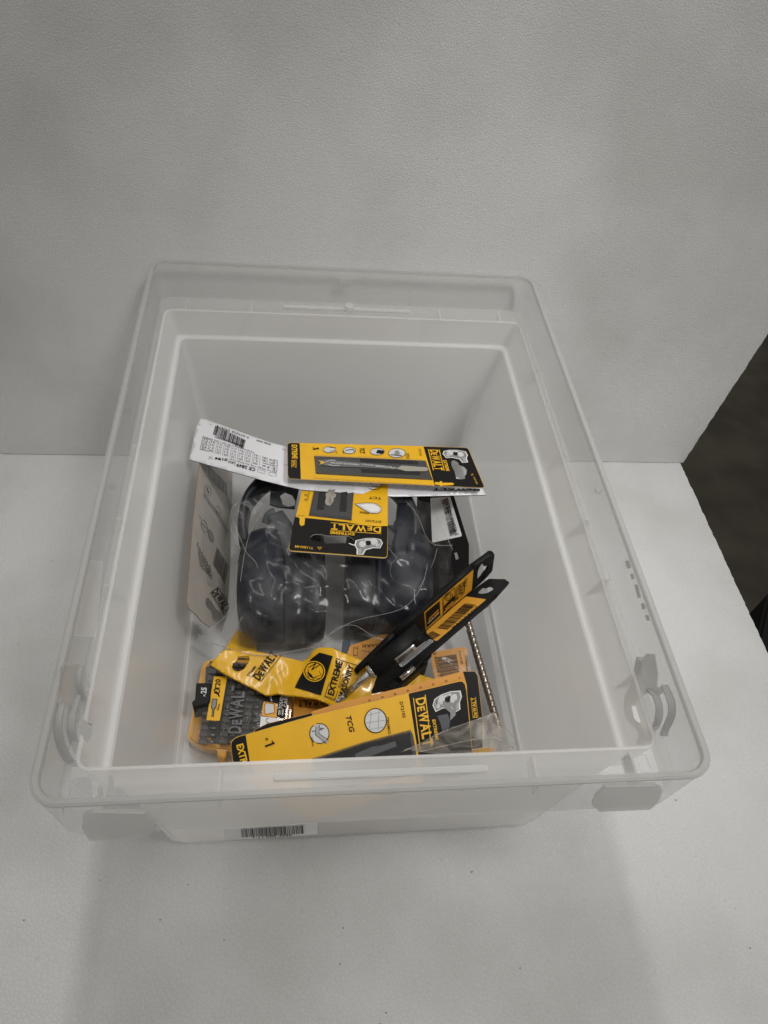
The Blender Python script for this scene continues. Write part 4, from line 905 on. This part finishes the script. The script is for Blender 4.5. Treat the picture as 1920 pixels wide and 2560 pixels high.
# ---------------------------------------------------------------- folding drill holder with silver masonry bit
cA, cB = U(*c6(1225, 425), .088), U(*c6(330, 1105), .050)
up_s = Surf(world=[cA, cB, U(*c6(1250, 205), .122)]); dn_s = Surf(world=[cA, cB, U(*c6(1370, 480), .092)])
dh = thing('drill_holder', 'open black V-shaped drill holder with orange label and two hang holes, silver drill inside', 'drill holder', (cA+cB)/2-Vector((0, 0, .03)))
h1 = M(c6, (1340, 160), (1352, 195), (1372, 185), (1385, 200), (1375, 225), (1345, 260), (1325, 290), (1305, 308), (1290, 300), (1295, 235), (1315, 190))
sheet('upper_wing', up_s, M(c6, (235, 1100), (250, 1078), (560, 770), (800, 560), (1235, 190), (1400, 70), (1425, 70), (1440, 95), (1420, 235), (1375, 285), (1270, 385), (1225, 425), (840, 750), (700, 830), (330, 1105), (250, 1140)), [BLP], dh, holes=[h1], th=.0022)
h2 = M(c6, (1295, 410), (1335, 372), (1360, 376), (1400, 360), (1430, 378), (1425, 395), (1380, 422), (1330, 430), (1300, 425))
sheet('lower_wing', dn_s, M(c6, (1225, 425), (1190, 452), (1290, 370), (1390, 300), (1530, 303), (1557, 330), (1550, 350), (1440, 470), (1380, 530), (950, 870), (870, 935), (895, 960), (845, 1025), (810, 1010), (640, 1150), (625, 1205), (560, 1240), (380, 1290), (330, 1105), (840, 750)), [BLP], dh, holes=[h2], th=.0022)
# rims along the free edges
for q0, q1, sf in (((1235, 190), (560, 770), up_s), ((560, 770), (235, 1100), up_s), ((1440, 470), (645, 1155), dn_s), ((1557, 335), (1440, 470), dn_s), ((1235, 190), (1415, 68), up_s)):
    strap('edge_rib', [sf.at(*c6(*q0), .001), sf.at(*c6(*[(a+b)/2 for a, b in zip(q0, q1)]), .001), sf.at(*c6(*q1), .001)], tuple(sf.n), .0022, .0011, BLP, dh, 2)
l1 = sheet('orange_label', up_s.shifted(.0002), M(c6, (1257, 222), (1242, 400), (1120, 500), (845, 750), (832, 590), (960, 480)), [ORGP], dh, th=.0002)
l2 = sheet('orange_label', dn_s.shifted(.0002), rounded(M(c6, (1190, 452), (1368, 478), (945, 835), (925, 836), (862, 790), (848, 752)), 3), [ORGP], dh, th=.0002)
p = Print(up_s, c6, .0005)
p.poly([(840, 590), (962, 490), (968, 610), (850, 720)], BLK, 1); p.line([(870, 640), (950, 560)], 6, ORGP, 3); p.line([(860, 680), (955, 590)], 8, MGR, 2)
p.text('6 x 150', (868, 665), (955, 590), (864, 645), ORGP, 3, bold=.02)
p.line(rounded([(990, 465), (1092, 372), (1098, 490), (995, 610)], 8), 5, BLK, 2, True); p.ring((1040, 450), 36, 30, 5, BLK, rot=-.8); p.ring((1040, 450), 20, 17, 4, BLK, rot=-.8); p.poly([(1000, 530), (1092, 440), (1094, 480), (1000, 580)], BLK, 1)
p.text('SDS', (1012, 575), (1075, 510), (1008, 550), ORGP, 3, bold=.03)
logo(p, (1122, 475), (1172, 325), (1108, 350), BLK, lines=False) if False else None
p.text('DEWALT', (1172, 322), (1160, 450), (1125, 350), BLK, 3, bold=.02); p.line([(1112, 365), (1108, 478)], 5, BLK); p.line([(1180, 310), (1172, 420)], 5, BLK)
p.text('SDS-4', (1200, 285), (1196, 360), (1182, 292), BLK, 3, bold=0); p.line([(845, 742), (1235, 400)], 3, BLK)
p.done(dh)
p = Print(dn_s, c6, .0005); p.bars((1280, 528), (1035, 745), (1185, 515), BLK, 30, seed=21); p.bars((1165, 600), (1035, 745), (945, 715), BLK, 1, seed=3) if False else None
p.bars((975, 790), (905, 830), (905, 755), BLK, 14, seed=23); p.text('5035048', (1300, 545), (1080, 735), (1288, 534), BLK, bold=0); p.done(l2, 'barcode_printing')
# ruler strip
rs = sheet('scale_strip', dn_s.shifted(.0016), rounded(M(c6, (604, 1022), (878, 820), (914, 838), (640, 1062), (622, 1058)), 3), [mat('strip_white', (.42, .43, .44), .4)], dh, th=.0010)
p = Print(dn_s.shifted(.0018), c6, .0001); a, b = Vector((622, 1030)), Vector((885, 826))
for k in range(23):
    q = a+(b-a)*(k+.5)/23; p.line([q+Vector((-4, -3)), q+(Vector((24, 18)) if k % 5 else Vector((30, 25)))], 4.2, BLK)
p.done(rs, 'scale_marks')
bA, bB = U(*c6(808, 765), .100), U(*c6(395, 1085), .080)
cyl('barrel', bA, bB, .0092, .0092, BLP, dh, 28)
cyl('collar', bB+(bB-bA)*.002, bB+(bB-bA)*.09, .0068, .0056, STL, dh, 24)
ax = (bB-bA).normalized(); sd = ax.cross(Vector((0, 0, 1))).normalized()
if sd.y > 0: sd = -sd
upv = sd.cross(ax) if sd.cross(ax).z > 0 else ax.cross(sd)
# silver window on the barrel
wn = Surf(world=[U(*c6(800, 800), .1035), U(*c6(570, 960), .093), U(*c6(600, 1000), .090)])
def tubeseg(name, s0, s1, a0, a1, r, m):
    V = []; F = []; n = 8
    for i in range(2):
        c = bA+(bB-bA)*(s0 if i == 0 else s1)
        for k in range(n+1):
            a = a0+(a1-a0)*k/n; V.append(c+(sd*math.cos(a)+upv*math.sin(a))*r)
    for k in range(n): F.append([k, k+1, n+2+k, n+1+k])
    o = link(name, mesh(name, V, F), m, dh, smooth=True); md = o.modifiers.new('t', 'SOLIDIFY'); md.thickness = .0004; return o
tubeseg('steel_window', .02, .62, math.radians(-12), math.radians(46), .0095, STL)
tubeseg('window_slot', .28, .58, math.radians(12), math.radians(32), .0099, mat('slot_grey', (.10, .10, .10), .35, metal=.5))
tubeseg('window_bridge', .02, .22, math.radians(20), math.radians(60), .0101, BLP)
e1 = U(*c6(320, 1150), .068); e2 = U(*c6(150, 1305), .050); e3 = U(*c6(20, 1400), .040)
cyl('shank', bB+(bB-bA)*.085, e2, .0030, .0030, STL, dh, 20)
twist('flute', e2, e3, .0034, 1.6, STL, dh, n=80)
# lower clamp with the second silver piece
prism('clamp', M(c6, (500, 1235), (820, 985), (868, 1020), (640, 1215), (560, 1260)), .058, .035, 1, BLP, dh, bevel=.001)
cyl('steel_clip', U(*c6(628, 1165), .064), U(*c6(742, 1062), .068), .0026, .0026, STL, dh, 14)

# ---------------------------------------------------------------- front cards
f1 = Surf([(583, 1860, .0905), (1160, 1702, .0905), (640, 1960, .076)])
f2 = f1.shifted(-.0065)
kb = thing('blade_card', 'orange backed blade card with printed ruler, just behind the front card', 'blade card', centre(f2, [(640, 1824), (1180, 1700)]))
bp = rounded(M(c4, (690, 975), (800, 918), (1215, 820)) + M(c5, (0, 672), (200, 610), (740, 475), (1160, 363), (1255, 362), (1275, 400), (1312, 730), (1312, 960), (700, 1120), (0, 1250)) + M(c4, (640, 1250), (600, 1100)), 5, only=(6, 7))
sheet('card', f2, bp, [ORG, EDGE, ORG], kb, th=.0007)
sheet('black_panel', f2.shifted(.00012), rounded(M(c5, (1160, 366), (1252, 365), (1272, 400), (1309, 730), (1309, 955), (1215, 980), (1190, 470)), 4, only=(1,)), [BLK], kb, th=.0001)
sheet('black_panel', f2.shifted(.00012), M(c4, (694, 976), (802, 921), (1215, 822), (1218, 860), (1000, 1000), (650, 1100)), [BLK], kb, th=.0001)
p = Print(f2, c5, .0003)
logo(p, (1245, 722), (1218, 565), (1278, 718), YELP) if False else logo(p, (1268, 718), (1250, 562), (1240, 722), YELP)
for k in range(8):
    x, y = 1135-k*98, 410+k*24.5; p.text(str(k*10), (x, y-10+4), (x-17 if k else x-8, y-6+4), (x+2, y+10), BLK, bold=0); p.line([(x-48, y+24), (x-44, y+27)], 2, BLK)
p.done(kb)
kf = thing('blade_card', 'yellow front blade card printed TCG, CERAMICS and 10mm, resting slanted by the near wall', 'blade card', centre(f1, [(583, 1860), (1160, 1702)]))
FP = rounded(M(c4, (470, 1085), (520, 1045), (610, 1018)) + M(c5, (0, 705), (740, 532), (1158, 436), (1182, 468), (1212, 750), (1250, 1150), (0, 1500)) + M(c4, (560, 1420), (482, 1250)), 5, only=(5, 6, 7))
# rounded hang end of the card
FP2 = M(c4, (482, 1250), (468, 1130), (472, 1085), (500, 1055), (540, 1035), (610, 1018)) + M(c5, (0, 705), (370, 618), (740, 532), (950, 482), (1130, 438), (1160, 440), (1178, 462), (1190, 520), (1212, 750), (1250, 1150), (0, 1500)) + M(c4, (560, 1420))
sheet('card', f1, rough(FP2, 12, .45), CARD, kf, th=.0011)
sheet('black_panel', f1.shifted(.00012), M(c4, (486, 1250), (472, 1130), (476, 1088), (503, 1058), (545, 1038), (605, 1023), (640, 1250), (700, 1420), (566, 1420)), [BLK], kf, th=.0001)
sheet('black_panel', f1.shifted(.00012), M(c5, (742, 535), (950, 486), (1130, 442), (1157, 443), (1174, 464), (1186, 520), (1208, 750), (1246, 1148), (860, 1250), (800, 900)), [BLK], kf, th=.0001)
p = Print(f1, c5, .0003)
logo(p, (795, 572), (858, 945), (868, 556), YELP, lines=False); p.line([(778, 570), (830, 960)], 7, YELP, 2); p.line([(868, 545), (915, 940)], 7, YELP, 2)
p.text('EXTREME', (922, 735), (948, 890), (945, 733), YELP, bold=.03); p.text('DT2102', (672, 598), (698, 720), (694, 594), BLK, bold=.01)
p.text('TCG', (258, 702), (288, 828), (298, 702), BLK, bold=.02)
p.disc((487, 742), 79, 88, LGR, 1); p.ring((487, 742), 84, 94, 6, BLK, 3); p.ring((487, 742), 88, 98, 3, WHT, 2) if False else None
for a, b in (((425, 700), (550, 668)), ((410, 760), (560, 738)), ((420, 812), (560, 790)), ((455, 672), (440, 800)), ((515, 660), (508, 812))): p.line([a, b], 2.5, GRY, 4)
p.text('CERAMICS', (568, 716), (585, 845), (588, 712), BLK, bold=.01); p.line([(590, 715), (606, 840)], 2, BLK) if False else None
p.c = c4
p.disc((1285, 1008), 85, 88, LGR, 1); p.ring((1285, 1008), 88, 91, 7, BLK, 3, a0=-1.9, a1=1.9); p.ring((1285, 1008), 90, 93, 6, BLK, 3, a0=2.1, a1=4.1)
p.poly([(1250, 950), (1285, 925), (1280, 1010), (1375, 1070), (1350, 1100), (1248, 1020)], MGR, 3); p.line([(1250, 940), (1248, 1020), (1345, 1100)], 4, BLK, 4); p.line([(1285, 930), (1280, 1010), (1370, 1070)], 4, BLK, 4)
p.line([(1215, 988), (1243, 985)], 7, BLK, 4); p.line([(1292, 968), (1325, 960)], 7, BLK, 4); p.line([(1303, 955), (1290, 968), (1306, 980)], 5, BLK, 4)
p.text('10mm', (1203, 1048), (1218, 1130), (1225, 1044), BLK, bold=0)
p.text('x', (782, 1062), (795, 1075), (830, 1045), BLK, bold=.01) if False else p.text('x', (785, 1050), (792, 1078), (820, 1040), BLK, bold=.01)
p.line([(788, 1126), (866, 1098)], 17, BLK, 3); p.line([(864, 1100), (848, 1078)], 10, BLK, 3)
p.text('EXTREME', (520, 1115), (600, 1420), (580, 1098), YELP, bold=.035)
p.c = c5
T = lambda u, v: (920+u*230-v*0, 560-u*70+v*190-u*v*20)
jigsaw(p, T, LGR); p.poly([(1000, 590), (1040, 600), (1080, 660), (1095, 580), (1110, 600), (1100, 700), (1060, 740), (1060, 680), (1010, 640)], GRY, 4)
p.poly([(960, 705), (1040, 690), (1060, 740), (1050, 800), (1000, 830), (985, 760)], GPL, 2); p.text('METAL', (1005, 818), (1110, 792), (1002, 800), GPL, 3, bold=.01)
p.done(kf)
# the dark blister of the front card
P = [(0, 1035), (400, 905), (755, 812), (775, 850), (800, 985), (800, 1150), (0, 1300)]
blister(kf, f1, P, .0060, grooves=(((320, 960), (660, 880), (690, 960), (350, 1060)),), cfn=c5)
sheet('tray_insert', f1.shifted(.0010), M(c5, (20, 1045), (400, 915), (750, 822), (772, 990), (780, 1120), (30, 1250)), [BLK], kf, th=.0003)
sheet('blade', f1.shifted(.0020), M(c5, (330, 1000), (470, 940), (520, 938), (640, 900), (650, 940), (540, 980), (340, 1060)), [GPL], kf, th=.001)

# ---------------------------------------------------------------- clear vinyl pack in the front right corner
vz = Surf([(975, 1888, .070), (1105, 1827, .094), (1206, 1794, .092), (1232, 1781, .080), (1288, 1853, .052), (1278, 1880, .045), (1219, 1843, .085), (1100, 1900, .060)])
vk = thing('clear_pack', 'empty clear vinyl pack crumpled in the front right corner of the box', 'plastic pack', U(1200, 1860, .03))
VNL = clear_mat('clear_vinyl', (.97, .96, .94), .24, (.90, .84, .76), .12, 1., .4, (50, .2, .001), hvar=30)
vo_ = M(c5, (590, 1010), (800, 925), (1000, 822), (1310, 715), (1395, 678), (1560, 895), (1545, 955), (1530, 1080), (900, 1150), (620, 1120))
sheet('film', vz, vo_, [VNL], vk, step=9, th=0, smooth=True, bump=lambda x, y: .0012*max(0, 1-abs(noise.noise(Vector((x/40, y/26, 9))))*2.4))
for a in ([(1390, 690), (1440, 760), (1560, 895), (1540, 955)], [(820, 975), (1000, 930), (1340, 865), (1450, 900), (1540, 945)], [(600, 1008), (800, 925), (1000, 822), (1310, 717)], [(1350, 700), (1330, 790), (1350, 865)]):
    strap('fold', [vz.at(*c5(*q), .0012) for q in a], (0, 0, 1), .0007, .0004, VNL, vk, 4)
sheet('yellow_strip', vz, M(c5, (1230, 965), (1400, 940), (1400, 990), (1230, 1010)), [YEL, EDGE], vk, step=12, th=-.0004 if False else .0004) 

for o in bpy.data.objects:
    c_ = o.get('category')
    if c_ == 'blade card': o['group'] = 'jigsaw blade cards in the box'
    if c_ == 'card' and o.name.startswith('orange_card'): o['group'] = 'orange cards under the pile'
    if c_ == 'plastic bag': o['group'] = 'clear plastic bags in the box'
